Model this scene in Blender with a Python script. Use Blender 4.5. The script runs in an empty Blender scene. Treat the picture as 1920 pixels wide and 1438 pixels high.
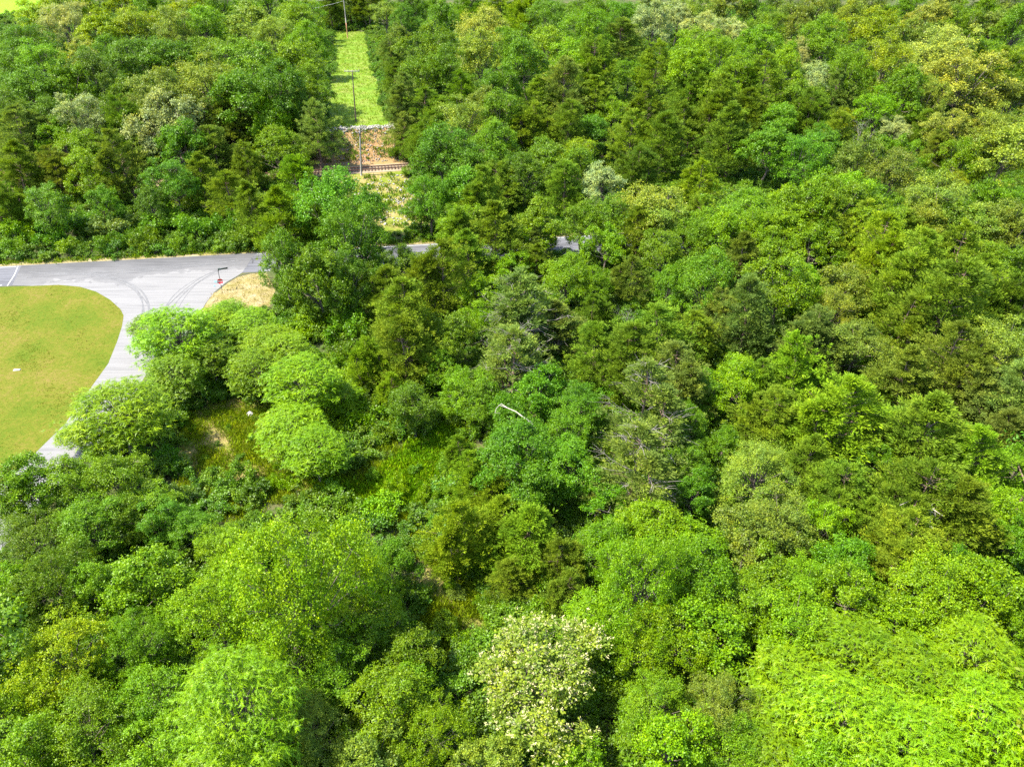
import bpy, math, random, sys
import numpy as np
from mathutils import Vector

S = bpy.context.scene
C = S.collection
R = math.radians
rng = np.random.default_rng(7)
random.seed(7)

# ------------------------------------------------------------------ camera
F, PITCH, CAMH = 1370.0, R(34), 43.0
cam_d = bpy.data.cameras.new('camera')
cam = bpy.data.objects.new('camera', cam_d)
C.objects.link(cam)
cam.location = (0, 0, CAMH)
cam.rotation_euler = (R(90) - PITCH, 0, 0)
cam_d.sensor_width = 36
cam_d.lens = F / 1920 * 36
cam_d.clip_start, cam_d.clip_end = 0.5, 6000
S.camera = cam

# ------------------------------------------------------------------ light
SUN_EL, SUN_AZ = R(59), R(-100)          # azimuth clockwise from +Y: the sun stands on the left, a little behind the camera
sd = Vector((math.sin(SUN_AZ) * math.cos(SUN_EL), math.cos(SUN_AZ) * math.cos(SUN_EL), math.sin(SUN_EL)))
W = bpy.data.worlds.new('World')
S.world = W
W.use_nodes = True
wn = W.node_tree
sky = wn.nodes.new('ShaderNodeTexSky')
sky.sky_type = 'NISHITA'
sky.sun_disc = False
sky.sun_elevation = SUN_EL
sky.sun_rotation = SUN_AZ
wn.nodes['Background'].inputs[1].default_value = 0.15
wn.links.new(sky.outputs[0], wn.nodes['Background'].inputs[0])
sun_d = bpy.data.lights.new('sun', 'SUN')
sun_d.energy = 4.3
sun_d.angle = R(0.5)
sun_d.color = (1, 0.95, 0.84)
sun = bpy.data.objects.new('sun', sun_d)
C.objects.link(sun)
sun.rotation_euler = sd.to_track_quat('Z', 'Y').to_euler()
S.view_settings.view_transform = 'Standard'
S.view_settings.look = 'None'
S.view_settings.exposure = 1.9
S.view_settings.gamma = 1
S.view_settings.use_curve_mapping = False
S.cycles.max_bounces = 7
S.cycles.diffuse_bounces = 4
S.cycles.glossy_bounces = 2
S.cycles.transmission_bounces = 4
S.cycles.use_denoising = False

# ------------------------------------------------------------------ terrain frame
RA = R(12)                                 # the railway's bearing; the ground's height depends on the distance from it only
EU = np.array((math.cos(RA), math.sin(RA)))
ET = np.array((-math.sin(RA), math.cos(RA)))
cp, sp = math.cos(PITCH), math.sin(PITCH)


def ray(px, py):
    a, b = (px - 960) / F, (719 - py) / F
    return np.array((a, cp + b * sp, -sp + b * cp))


def at_flat(px, py, z=0.0):
    d = ray(px, py)
    t = (z - CAMH) / d[2]
    return d[0] * t, d[1] * t


T0 = float(np.dot(at_flat(697, 316, 0.6), ET))     # the railway's distance in the ET direction
PT = np.array([-900, T0 - 7, T0 - 3.2, T0 + 3.2, T0 + 4.2, T0 + 11, T0 + 13, T0 + 130, T0 + 190, T0 + 420, T0 + 1600, T0 + 4000])
PZ = np.array([0, 0, 0.5, 0.5, 0.6, 4.8, 5.0, 5.4, 7.5, 13, 20, 20])


def gz(x, y):
    return np.interp(np.asarray(x) * ET[0] + np.asarray(y) * ET[1], PT, PZ)


def at(px, py, h=0.0):
    """the point h metres above the ground that the photograph shows at this pixel"""
    d = ray(px, py)
    z = h
    for _ in range(25):
        t = (z - CAMH) / d[2] if d[2] < -1e-3 else 600
        t = min(max(t, 1), 900)
        z = 0.5 * z + 0.5 * (float(gz(d[0] * t, d[1] * t)) + h)
    return np.array((d[0] * t, d[1] * t, float(gz(d[0] * t, d[1] * t)))), t


def proj(x, y, z):
    d = y * cp - (z - CAMH) * sp
    v = y * sp + (z - CAMH) * cp
    return 960 + F * x / d, 719 - F * v / d, d


def inpoly(x, y, P):
    x, y = np.asarray(x, float), np.asarray(y, float)
    r = np.zeros(x.shape, bool)
    n = len(P)
    for i in range(n):
        x1, y1 = P[i]
        x2, y2 = P[(i + 1) % n]
        if y1 == y2:
            continue
        c = ((y1 > y) != (y2 > y)) & (x < (x2 - x1) * (y - y1) / (y2 - y1) + x1)
        r ^= c
    return r


# ------------------------------------------------------------------ helpers
def tag(o, label=None, cat=None, group=None, kind=None):
    if label: o['label'] = label
    if cat: o['category'] = cat
    if group: o['group'] = group
    if kind: o['kind'] = kind
    return o


def mk_mesh(name, V, Fq=None, Ft=None, mats=(), tint=None, smooth=False, mi=None):
    """mesh from arrays: quads Fq (n,4), triangles Ft (m,3)"""
    m = bpy.data.meshes.new(name)
    V = np.asarray(V, np.float32)
    nq = 0 if Fq is None else len(Fq)
    nt = 0 if Ft is None else len(Ft)
    m.vertices.add(len(V))
    m.vertices.foreach_set('co', V.ravel())
    loops = []
    if nq: loops.append(np.asarray(Fq, np.int32).ravel())
    if nt: loops.append(np.asarray(Ft, np.int32).ravel())
    L = np.concatenate(loops)
    m.loops.add(len(L))
    m.loops.foreach_set('vertex_index', L)
    st = np.concatenate((np.arange(nq) * 4, nq * 4 + np.arange(nt) * 3)).astype(np.int32)
    m.polygons.add(nq + nt)
    m.polygons.foreach_set('loop_start', st)
    if mi is not None:
        m.polygons.foreach_set('material_index', np.asarray(mi, np.int32))
    if smooth:
        m.polygons.foreach_set('use_smooth', np.ones(nq + nt, bool))
    m.update(calc_edges=True)
    if tint is not None:
        a = m.attributes.new('tint', 'FLOAT', 'POINT')
        a.data.foreach_set('value', np.asarray(tint, np.float32))
    for k in mats:
        m.materials.append(k)
    return m


def link(name, mesh, parent=None, loc=None):
    o = bpy.data.objects.new(name, mesh)
    C.objects.link(o)
    if parent is not None: o.parent = parent
    if loc is not None: o.location = loc
    return o


def empty(name, loc, rz=0):
    o = bpy.data.objects.new(name, None)
    C.objects.link(o)
    o.location = loc
    o.rotation_euler = (0, 0, rz)
    o.empty_display_size = 0.3
    return o


def unit(a):
    return a / np.maximum(np.linalg.norm(a, axis=-1, keepdims=True), 1e-9)


class Geo:
    """collects tubes, boxes and prisms into one mesh"""
    def __init__(self):
        self.V, self.Q, self.n = [], [], 0

    def add(self, V, Q):
        self.V.append(np.asarray(V, float))
        self.Q.append(np.asarray(Q, int) + self.n)
        self.n += len(V)

    def tube(self, P, r, k=5, cap=True):
        P = np.asarray(P, float)
        r = np.broadcast_to(np.asarray(r, float), (len(P),))
        T = unit(np.gradient(P, axis=0))
        ref = np.where(np.abs(T[:, 2:3]) > 0.9, np.array((1.0, 0, 0)), np.array((0, 0, 1.0)))
        A = unit(np.cross(T, ref))
        B = np.cross(T, A)
        th = np.arange(k) / k * 2 * np.pi
        V = P[:, None, :] + r[:, None, None] * (np.cos(th)[None, :, None] * A[:, None, :] + np.sin(th)[None, :, None] * B[:, None, :])
        V = V.reshape(-1, 3)
        i, j = np.meshgrid(np.arange(len(P) - 1), np.arange(k), indexing='ij')
        a = i * k + j
        b = i * k + (j + 1) % k
        Q = np.stack((a, b, b + k, a + k), -1).reshape(-1, 4)
        self.add(V, Q)
        if cap and k % 2 == 0 and k >= 4:
            for off in (0, (len(P) - 1) * k):
                self.Q.append(np.array([[off, off + j, off + j + 1, off + j + 2] for j in range(1, k - 2, 2)]) + self.n - len(V))
        return self

    def box(self, c, s, rz=0.0, rx=0.0):
        x, y, z = [v / 2 for v in s]
        V = np.array([(sx * x, sy * y, sz * z) for sx in (-1, 1) for sy in (-1, 1) for sz in (-1, 1)])
        if rx:
            c1, s1 = math.cos(rx), math.sin(rx)
            V = V @ np.array(((1, 0, 0), (0, c1, s1), (0, -s1, c1)))
        if rz:
            c1, s1 = math.cos(rz), math.sin(rz)
            V = V @ np.array(((c1, s1, 0), (-s1, c1, 0), (0, 0, 1)))
        self.add(V + np.asarray(c, float), [(0, 1, 3, 2), (4, 6, 7, 5), (0, 4, 5, 1), (2, 3, 7, 6), (0, 2, 6, 4), (1, 5, 7, 3)])
        return self

    def mesh(self, name, mat, smooth=False):
        return mk_mesh(name, np.concatenate(self.V), np.concatenate([q for q in self.Q if len(q)]), None, (mat,), smooth=smooth)


# ------------------------------------------------------------------ materials
def new_mat(name):
    m = bpy.data.materials.new(name)
    m.use_nodes = True
    nt = m.node_tree
    return m, nt, nt.nodes['Principled BSDF'], nt.nodes['Material Output']


def N(nt, typ, **kw):
    n = nt.nodes.new(typ)
    for k, v in kw.items():
        setattr(n, k, v)
    return n


def ramp(nt, src, stops):
    r = N(nt, 'ShaderNodeValToRGB')
    e = r.color_ramp.elements
    while len(e) > 1: e.remove(e[-1])
    e[0].position, e[0].color = stops[0][0], (*stops[0][1], 1)
    for p, c in stops[1:]:
        k = e.new(p)
        k.color = (*c, 1)
    nt.links.new(src, r.inputs[0])
    return r.outputs[0]


def noise(nt, scale, detail=4, rough=0.55, coord='Object', dist=0.0, vec=None):
    n = N(nt, 'ShaderNodeTexNoise')
    n.inputs['Scale'].default_value = scale
    n.inputs['Detail'].default_value = detail
    n.inputs['Roughness'].default_value = rough
    n.inputs['Distortion'].default_value = dist
    if vec is None:
        tc = N(nt, 'ShaderNodeTexCoord')
        vec = tc.outputs[coord]
    nt.links.new(vec, n.inputs['Vector'])
    return n.outputs[0]


def mix(nt, a, b, fac, mode='MIX'):
    m = N(nt, 'ShaderNodeMix', data_type='RGBA', blend_type=mode)
    for s, v in ((m.inputs[6], a), (m.inputs[7], b), (m.inputs[0], fac)):
        if hasattr(v, 'is_linked') or hasattr(v, 'links'):
            nt.links.new(v, s)
        elif isinstance(v, (int, float)):
            s.default_value = v
        else:
            s.default_value = (*v, 1)
    return m.outputs[2]


def leaf_mat(name, rough, spec, trans, instancer=False, lo=(0.66, 0.74, 0.95), hi=(1.42, 1.3, 0.9), warm=(1.2, 1.15, 0.5)):
    """each leaf takes its tree's own colour, shifted by the leaf's own tint"""
    m, nt, bs, out = new_mat(name)
    if instancer:
        a = N(nt, 'ShaderNodeAttribute', attribute_type='INSTANCER', attribute_name='tone')
        base = a.outputs['Color']
    else:
        base = N(nt, 'ShaderNodeObjectInfo').outputs['Color']
    t = N(nt, 'ShaderNodeAttribute', attribute_type='GEOMETRY', attribute_name='tint')
    k = ramp(nt, t.outputs['Fac'], [(0, lo), (0.55, (1, 1, 1)), (0.93, hi), (1.0, tuple(h * 1.25 for h in hi))])
    drift = ramp(nt, noise(nt, 0.45, 2, 0.5), [(0.3, (0.80, 0.90, 1.1)), (0.5, (1, 1, 1)), (0.7, (1.22, 1.1, 0.85))])
    col = mix(nt, mix(nt, base, k, 1.0, 'MULTIPLY'), drift, 1.0, 'MULTIPLY')
    nt.links.new(col, bs.inputs['Base Color'])
    bs.inputs['Roughness'].default_value = rough
    bs.inputs['Specular IOR Level'].default_value = spec
    tr = N(nt, 'ShaderNodeBsdfTranslucent')
    nt.links.new(mix(nt, col, warm, 1.0, 'MULTIPLY'), tr.inputs['Color'])
    ms = N(nt, 'ShaderNodeMixShader')
    ms.inputs[0].default_value = trans
    nt.links.new(bs.outputs[0], ms.inputs[1])
    nt.links.new(tr.outputs[0], ms.inputs[2])
    nt.links.new(ms.outputs[0], out.inputs['Surface'])
    return m


M_LEAF = leaf_mat('broad_leaf', 0.45, 0.22, 0.34)
M_NEEDLE = leaf_mat('cedar_needle', 0.7, 0.15, 0.38, lo=(0.72, 0.76, 0.85), hi=(1.45, 1.35, 0.9), warm=(1.05, 1.1, 0.5))
M_LEAF_ST = leaf_mat('undergrowth_leaf', 0.5, 0.4, 0.38, instancer=True)


def solid(name, col, rough=0.8, sc=8, amt=0.35, spec=0.3, metal=0.0, bump=0.0):
    m, nt, bs, out = new_mat(name)
    n = noise(nt, sc)
    c = ramp(nt, n, [(0.3, tuple(v * (1 - amt) for v in col)), (0.7, tuple(v * (1 + amt) for v in col))])
    nt.links.new(c, bs.inputs['Base Color'])
    bs.inputs['Roughness'].default_value = rough
    bs.inputs['Specular IOR Level'].default_value = spec
    bs.inputs['Metallic'].default_value = metal
    if bump:
        b = N(nt, 'ShaderNodeBump')
        b.inputs['Strength'].default_value = bump
        nt.links.new(n, b.inputs['Height'])
        nt.links.new(b.outputs[0], bs.inputs['Normal'])
    return m


M_BARK = solid('bark', (0.13, 0.105, 0.08), 0.9, 3, 0.4)
M_CEDARBARK = solid('cedar_bark', (0.17, 0.11, 0.08), 0.9, 3, 0.4)
M_DEADWOOD = solid('weathered_wood', (0.21, 0.185, 0.16), 0.85, 4, 0.3)
M_PALEWOOD = solid('bleached_wood', (0.3, 0.27, 0.22), 0.85, 4, 0.25)
M_BLOSSOM = solid('cream_blossom', (0.46, 0.43, 0.19), 0.7, 30, 0.25)
M_POLE = solid('grey_pole_wood', (0.27, 0.24, 0.2), 0.85, 3, 0.3)
M_POLEDARK = solid('brown_pole_wood', (0.12, 0.085, 0.06), 0.85, 3, 0.3)
M_POLENEW = solid('orange_pole_wood', (0.36, 0.19, 0.09), 0.85, 3, 0.3)
M_INSUL = solid('insulator_glaze', (0.35, 0.34, 0.33), 0.25, 3, 0.1, 0.5)
M_WIRE = solid('aluminium_wire', (0.45, 0.45, 0.44), 0.4, 3, 0.1, 0.5, 0.6)
M_RUST = solid('rusty_steel', (0.13, 0.06, 0.035), 0.65, 12, 0.4)
M_TIE = solid('tarred_tie', (0.11, 0.085, 0.065), 0.9, 5, 0.4)
M_STONE = solid('pale_stone', (0.25, 0.235, 0.21), 0.9, 3, 0.35, bump=0.4)
M_RED = solid('red_sheeting', (0.5, 0.012, 0.018), 0.45, 3, 0.06, 0.5)
M_WHITE = solid('white_sheeting', (0.8, 0.8, 0.8), 0.5, 3, 0.04, 0.5)
M_STEEL = solid('galvanised_steel', (0.12, 0.115, 0.11), 0.6, 10, 0.2, 0.5, 0.3)
M_DKGREEN = solid('dark_green_sheeting', (0.012, 0.03, 0.022), 0.5, 3, 0.1, 0.5)
M_PAINT = solid('worn_white_paint', (0.4, 0.4, 0.39), 0.7, 2.5, 0.25)
M_BLUEPAINT = solid('blue_marking_paint', (0.1, 0.3, 0.6), 0.8, 6, 0.3)
M_TAR = solid('crack_tar', (0.06, 0.058, 0.06), 0.6, 6, 0.3)
M_CONCRETE = solid('pale_concrete', (0.42, 0.4, 0.37), 0.85, 4, 0.12)


def ground_mat(name, stops, sc, sc2=0.9, fine=None, bump=0.6, rough=0.95):
    m, nt, bs, out = new_mat(name)
    n1 = noise(nt, sc2, 5, 0.6)
    n2 = noise(nt, sc, 6, 0.7)
    a = N(nt, 'ShaderNodeMath', operation='MULTIPLY_ADD')
    a.inputs[1].default_value = 0.55
    nt.links.new(n1, a.inputs[0])
    b = N(nt, 'ShaderNodeMath', operation='MULTIPLY')
    b.inputs[1].default_value = 0.45
    nt.links.new(n2, b.inputs[0])
    nt.links.new(b.outputs[0], a.inputs[2])
    c = ramp(nt, a.outputs[0], stops)
    if fine:
        n3 = noise(nt, fine, 2, 0.6)
        k = ramp(nt, n3, [(0.3, (0.72, 0.74, 0.7)), (0.7, (1.28, 1.26, 1.2))])
        c = mix(nt, c, k, 1.0, 'MULTIPLY')
    nt.links.new(c, bs.inputs['Base Color'])
    bs.inputs['Roughness'].default_value = rough
    bs.inputs['Specular IOR Level'].default_value = 0.15
    bp = N(nt, 'ShaderNodeBump')
    bp.inputs['Strength'].default_value = bump
    bp.inputs['Distance'].default_value = 0.15
    nt.links.new(n2, bp.inputs['Height'])
    nt.links.new(bp.outputs[0], bs.inputs['Normal'])
    return m


M_FLOOR = ground_mat('forest_floor', [(0.3, (0.03, 0.045, 0.012)), (0.5, (0.055, 0.07, 0.02)), (0.68, (0.12, 0.09, 0.05))], 3.5, 0.25)
M_LAWN = ground_mat('mown_lawn', [(0.32, (0.042, 0.08, 0.002)), (0.43, (0.068, 0.094, 0.004)), (0.52, (0.095, 0.1, 0.008)), (0.62, (0.135, 0.105, 0.024)), (0.72, (0.165, 0.11, 0.042))], 2.2, 0.16, 14, 0.5)
M_MEADOW = ground_mat('meadow', [(0.3, (0.06, 0.13, 0.008)), (0.5, (0.11, 0.18, 0.012)), (0.72, (0.22, 0.2, 0.07))], 2.0, 0.25, 9)
M_FIELD = ground_mat('bright_field', [(0.3, (0.12, 0.26, 0.006)), (0.7, (0.16, 0.3, 0.01))], 0.5, 0.06, 4)
M_WEEDS = ground_mat('weedy_ground', [(0.3, (0.07, 0.12, 0.006)), (0.45, (0.12, 0.15, 0.014)), (0.56, (0.21, 0.165, 0.06)), (0.7, (0.3, 0.21, 0.12))], 2.6, 0.3, 9)
M_BANK = ground_mat('bank_soil', [(0.3, (0.1, 0.12, 0.025)), (0.45, (0.19, 0.14, 0.06)), (0.6, (0.3, 0.16, 0.08)), (0.75, (0.3, 0.24, 0.17))], 1.6, 0.28, 6)
M_BALLAST = ground_mat('ballast', [(0.3, (0.14, 0.1, 0.07)), (0.5, (0.24, 0.18, 0.12)), (0.7, (0.34, 0.26, 0.18))], 7, 0.6, 16)
M_STRAW = ground_mat('dry_straw', [(0.3, (0.11, 0.11, 0.025)), (0.45, (0.19, 0.155, 0.055)), (0.6, (0.27, 0.22, 0.13)), (0.72, (0.34, 0.3, 0.23))], 4, 0.7, 15)


def road_mat(name, dark, light, stretch=(0.06, 1.6, 1), rot=0.0, grit=18):
    """asphalt with long streaks along the way the wheels go"""
    m, nt, bs, out = new_mat(name)
    tc = N(nt, 'ShaderNodeTexCoord')
    mp = N(nt, 'ShaderNodeMapping')
    mp.inputs['Rotation'].default_value = (0, 0, rot)
    mp.inputs['Scale'].default_value = stretch
    nt.links.new(tc.outputs['Object'], mp.inputs['Vector'])
    st = noise(nt, 1.6, 5, 0.6, vec=mp.outputs[0])
    big = noise(nt, 0.11, 3, 0.5)
    f = N(nt, 'ShaderNodeMath', operation='ADD')
    nt.links.new(st, f.inputs[0])
    nt.links.new(big, f.inputs[1])
    c = ramp(nt, f.outputs[0], [(0.75, dark), (1.0, tuple((a + b) / 2 for a, b in zip(dark, light))), (1.25, light)])
    g = noise(nt, grit, 2, 0.7)
    c = mix(nt, c, ramp(nt, g, [(0.3, (0.8, 0.8, 0.8)), (0.7, (1.18, 1.18, 1.18))]), 1.0, 'MULTIPLY')
    nt.links.new(c, bs.inputs['Base Color'])
    bs.inputs['Roughness'].default_value = 0.85
    bs.inputs['Specular IOR Level'].default_value = 0.25
    return m


ROAD_ANG = math.atan2(10.8, 80.5)
M_OLDROAD = road_mat('old_asphalt', (0.06, 0.06, 0.066), (0.105, 0.105, 0.115), (0.05, 2.2, 1), -ROAD_ANG)
M_TYRE = solid('tyre_mark', (0.113, 0.111, 0.111), 0.8, 1.2, 0.2)


# ------------------------------------------------------------------ ground
def w(px, py, z=0.0):
    return at_flat(px, py, z)


def grid_axis(a, b, fine, coarse_to):
    mid = np.arange(a, b + fine, fine)
    lo, hi, x = [], [], fine
    p = a
    while p > -coarse_to:
        x *= 1.5
        p -= x
        lo.append(p)
    p, x = b, fine
    while p < coarse_to:
        x *= 1.5
        p += x
        hi.append(p)
    return np.concatenate((lo[::-1], mid, hi))


us = grid_axis(-250, 250, 10, 2600)
ts = np.unique(np.concatenate((grid_axis(-40, 200, 20, 2600)[:-1], PT[1:-1], [3600])))
U, T = np.meshgrid(us, ts, indexing='ij')
X, Y = U * EU[0] + T * ET[0], U * EU[1] + T * ET[1]
gV = np.stack((X, Y, gz(X, Y)), -1).reshape(-1, 3)
i, j = np.meshgrid(np.arange(len(us) - 1), np.arange(len(ts) - 1), indexing='ij')
a = i * len(ts) + j
gQ = np.stack((a, a + len(ts), a + len(ts) + 1, a + 1), -1).reshape(-1, 4)
tag(link('terrain', mk_mesh('terrain', gV, gQ, None, (M_FLOOR,))), 'shaded brown and green woodland ground under the trees', kind='structure')


def sheet(name, poly, mat, z, label, kind='structure'):
    """a flat sheet on the level ground"""
    import bmesh
    bm = bmesh.new()
    vs = [bm.verts.new((x, y, z)) for x, y in poly]
    f = bm.faces.new(vs)
    if f.normal.z < 0: f.normal_flip()
    bmesh.ops.triangulate(bm, faces=[f])
    bmesh.ops.recalc_face_normals(bm, faces=bm.faces[:])
    m = bpy.data.meshes.new(name)
    bm.to_mesh(m)
    bm.free()
    m.materials.append(mat)
    return tag(link(name, m), label, kind=kind)


def drape(name, poly, mat, off, label, step=1.0):
    """a sheet that follows the sloping ground; its cells line up with the folds of the terrain"""
    P = np.asarray(poly)
    uu, tt = P @ EU, P @ ET
    ul = np.arange(uu.min(), uu.max() + step, step)
    tl = np.arange(tt.min(), tt.max() + step, step)
    tl = np.unique(np.concatenate((tl, PT[(PT > tt.min()) & (PT < tt.max())])))
    U, T = np.meshgrid(ul, tl, indexing='ij')
    X, Y = U * EU[0] + T * ET[0], U * EU[1] + T * ET[1]
    i, j = np.meshgrid(np.arange(len(ul) - 1), np.arange(len(tl) - 1), indexing='ij')
    a = (i * len(tl) + j).ravel()
    Q = np.stack((a, a + len(tl), a + len(tl) + 1, a + 1), -1)
    cx, cy = X.ravel()[Q].mean(1), Y.ravel()[Q].mean(1)
    Q = Q[inpoly(cx, cy, poly)]
    used, inv = np.unique(Q, return_inverse=True)
    V = np.stack((X.ravel(), Y.ravel(), gz(X, Y).ravel() + off), -1)[used]
    return tag(link(name, mk_mesh(name, V, inv.reshape(-1, 4), None, (mat,))), label, kind='structure')


# the road: two edges, extended far to both sides
rl = np.array((math.cos(ROAD_ANG), math.sin(ROAD_ANG)))
rn = np.array((-rl[1], rl[0]))
PN = np.array(w(490, 474))            # a point of the far edge
PS = np.array(w(450, 512))            # a point of the near edge
RW = float(np.dot(PN - PS, rn))


def rp(s, d):
    """s metres along the road from the stop sign's abreast, d metres in from its far edge"""
    p = PN + rl * s - rn * d
    return p[0], p[1]


old_l = float(np.dot(np.array(w(32, 515)) - PN, rl))
old_r = float(np.dot(np.array(w(466, 495)) - PN, rl))
main_poly = [rp(-260, 0), rp(260, 0), rp(260, RW), rp(-260, RW)]
sheet('main_road', main_poly, M_OLDROAD, 0.010, 'old grey asphalt road crossing behind the trees')
# lawn edge = left edge of the side road
lawn_px = [(0, 539), (60, 536), (110, 534), (150, 538), (180, 547), (206, 562), (226, 580), (232, 592), (229, 612), (220, 640), (203, 682), (170, 728), (122, 795), (74, 842), (24, 893)]
lawn_w = [w(*q) for q in lawn_px]
left_edge = lawn_w[3:]
lw = np.array(left_edge)
last = lw[-1] + (lw[-1] - lw[-3]) / np.linalg.norm(lw[-1] - lw[-3]) * 60
left_edge = left_edge + [tuple(last)]
inner = np.array(left_edge)
tang = unit(np.gradient(inner, axis=0))
right_edge = inner + np.stack((-tang[:, 1], tang[:, 0]), -1) * 4.9
right_side = [tuple(q) for q in right_edge[7:]]
flare = [w(497, 512), w(470, 511), w(446, 517), w(424, 530), w(402, 548), w(385, 570), w(372, 596), w(360, 630)]
jn = [rp(old_l - 0.6, 0.15), rp(old_r + 0.4, 0.15), rp(old_r - 0.4, RW)] + flare[2:] + right_side + left_edge[::-1] + [w(110, 534.5), w(60, 536.5), rp(old_l + 0.8, RW)]
def junction_mat():
    """grey new asphalt at the far edge, bleached and dusty towards the side road; streaked where wheels turn"""
    m, nt, bs, out = new_mat('dusty_asphalt')
    tc = N(nt, 'ShaderNodeTexCoord')
    dp = N(nt, 'ShaderNodeVectorMath', operation='DOT_PRODUCT')
    sb = N(nt, 'ShaderNodeVectorMath', operation='SUBTRACT')
    nt.links.new(tc.outputs['Object'], sb.inputs[0])
    sb.inputs[1].default_value = (PN[0], PN[1], 0)
    nt.links.new(sb.outputs[0], dp.inputs[0])
    dp.inputs[1].default_value = (-rn[0], -rn[1], 0)
    mp = N(nt, 'ShaderNodeMapping')
    mp.inputs['Rotation'].default_value = (0, 0, -ROAD_ANG)
    mp.inputs['Scale'].default_value = (0.07, 1.3, 1)
    nt.links.new(tc.outputs['Object'], mp.inputs['Vector'])
    st = noise(nt, 1.6, 6, 0.62, vec=mp.outputs[0])
    big = noise(nt, 0.16, 4, 0.6)
    f = N(nt, 'ShaderNodeMath', operation='MULTIPLY_ADD')
    nt.links.new(dp.outputs['Value'], f.inputs[0])
    f.inputs[1].default_value = 0.075
    nt.links.new(big, f.inputs[2])
    c = ramp(nt, f.outputs[0], [(0.38, (0.068, 0.067, 0.067)), (0.7, (0.09, 0.088, 0.088)), (1.1, (0.128, 0.124, 0.122)), (1.7, (0.158, 0.153, 0.149))])
    c = mix(nt, c, ramp(nt, st, [(0.28, (0.74, 0.74, 0.75)), (0.5, (1, 1, 1)), (0.72, (1.14, 1.14, 1.14))]), 1.0, 'MULTIPLY')
    g = noise(nt, 16, 2, 0.7)
    c = mix(nt, c, ramp(nt, g, [(0.3, (0.87, 0.87, 0.87)), (0.7, (1.12, 1.12, 1.12))]), 1.0, 'MULTIPLY')
    nt.links.new(c, bs.inputs['Base Color'])
    bs.inputs['Roughness'].default_value = 0.85
    bs.inputs['Specular IOR Level'].default_value = 0.2
    return m


M_JUNCTION = junction_mat()
sheet('side_road', jn, M_JUNCTION, 0.018, 'pale dusty junction and side road leading off towards the viewer')
sheet('lawn', lawn_w + [tuple(last), (last[0] - 60, last[1]), (-160, 20), (-160, 74), w(-60, 541)], M_LAWN, 0.014, 'mown yellow-green lawn beside the pale side road')

# painted lines and wheel marks
def strip(name, pts, width, mat, z, label, parent=None):
    P = np.array([(p[0], p[1]) for p in pts])
    t = unit(np.gradient(P, axis=0))
    n = np.stack((-t[:, 1], t[:, 0]), -1) * width / 2
    V = np.concatenate((np.c_[P + n, np.full(len(P), z)], np.c_[P - n, np.full(len(P), z)]))
    k = len(P)
    Q = [(q, q + k, q + k + 1, q + 1) for q in range(k - 1)]
    o = link(name, mk_mesh(name, V, Q, None, (mat,)), parent)
    return tag(o, label, kind='structure')


strip('edge_line', [rp(s, 0.35) for s in np.linspace(old_r + 0.6, 120, 60)], 0.12, M_PAINT, 0.016, 'white line along the far edge of the old road, right of the junction')
strip('edge_line', [rp(s, RW - 0.35) for s in np.linspace(old_r + 2.5, 120, 60)], 0.14, M_PAINT, 0.016, 'white line along the near edge of the old road, right of the junction')
strip('edge_line', [rp(s, 0.35) for s in np.linspace(-120, old_l - 1.2, 40)], 0.12, M_PAINT, 0.016, 'white line along the far edge of the old road, left of the junction')
strip('edge_line', [rp(s, RW - 0.3) for s in np.linspace(-120, old_l - 0.6, 40)], 0.14, M_PAINT, 0.016, 'white line along the near edge of the old road, left of the junction')
strip('asphalt_seam', [rp(old_l - 0.95, 0.3), rp(old_l - 0.3, 3), rp(old_l + 0.2, RW)], 0.1, M_PAINT, 0.0285, 'pale seam where the new asphalt starts at the left')


def bez(a, b, c, d, n=26):
    t = np.linspace(0, 1, n)[:, None]
    a, b, c, d = [np.array(q) for q in (a, b, c, d)]
    return (1 - t) ** 3 * a + 3 * (1 - t) ** 2 * t * b + 3 * (1 - t) * t ** 2 * c + t ** 3 * d


rt_ = np.random.default_rng(31)
fam = [[(110, 512), (230, 514), (285, 540), (268, 602)], [(455, 499), (382, 511), (335, 540), (296, 604)], [(70, 518), (190, 514), (310, 506), (450, 491)]]
for k in range(16):
    q = [tuple(np.array(p) + rt_.normal(0, (13, 5)) * (1.0 if i < 3 else 0.9)) for i, p in enumerate(fam[k % 3])]
    strip('tyre_track', bez(*[w(*p) for p in q]), rt_.uniform(0.05, 0.14), M_TYRE, 0.0215 + 0.0007 * k, 'thin grey curving wheel track on the junction')
strip('crack_seal', [w(471, 484), w(474, 489), w(473, 494)], 0.16, M_TAR, 0.034, 'dark tar seal across the old road edge')
strip('crack_seal', [w(470, 487), w(482, 486), w(492, 485)], 0.12, M_TAR, 0.0365, 'dark tar seal running along the old road')
strip('pavement_edge_strip', [w(x, y + 1) for x, y in ((404, 548), (418, 536), (432, 526), (446, 518), (462, 513), (480, 511))], 0.1, M_TAR, 0.022, 'dark strip along the pavement edge by the stop sign')  # narrow dark strip that follows the curved edge of the pavement
sheet('paint_mark', [w(402, 527.5), w(406.5, 527.5), w(406.5, 530), w(402, 530)], M_BLUEPAINT, 0.058, 'small blue utility paint mark beside the stop sign')
sheet('paint_mark', [w(401, 535.5), w(403.5, 535.5), w(403.5, 537.5), w(401, 537.5)], M_BLUEPAINT, 0.058, 'small faded blue utility mark nearer the pavement edge')
straw_poly = [w(*q) for q in ((370, 605), (384, 573), (398, 552), (424, 532), (446, 519.5), (470, 513.5), (500, 512), (516, 545), (505, 575), (470, 590), (420, 582))]
sheet('straw_ground', straw_poly, M_STRAW, 0.006, 'dry straw-coloured ground behind the stop sign')
shoulder = [rp(-200, 0.05), rp(200, 0.05), rp(200, -1.1), rp(-200, -1.1)]
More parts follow.
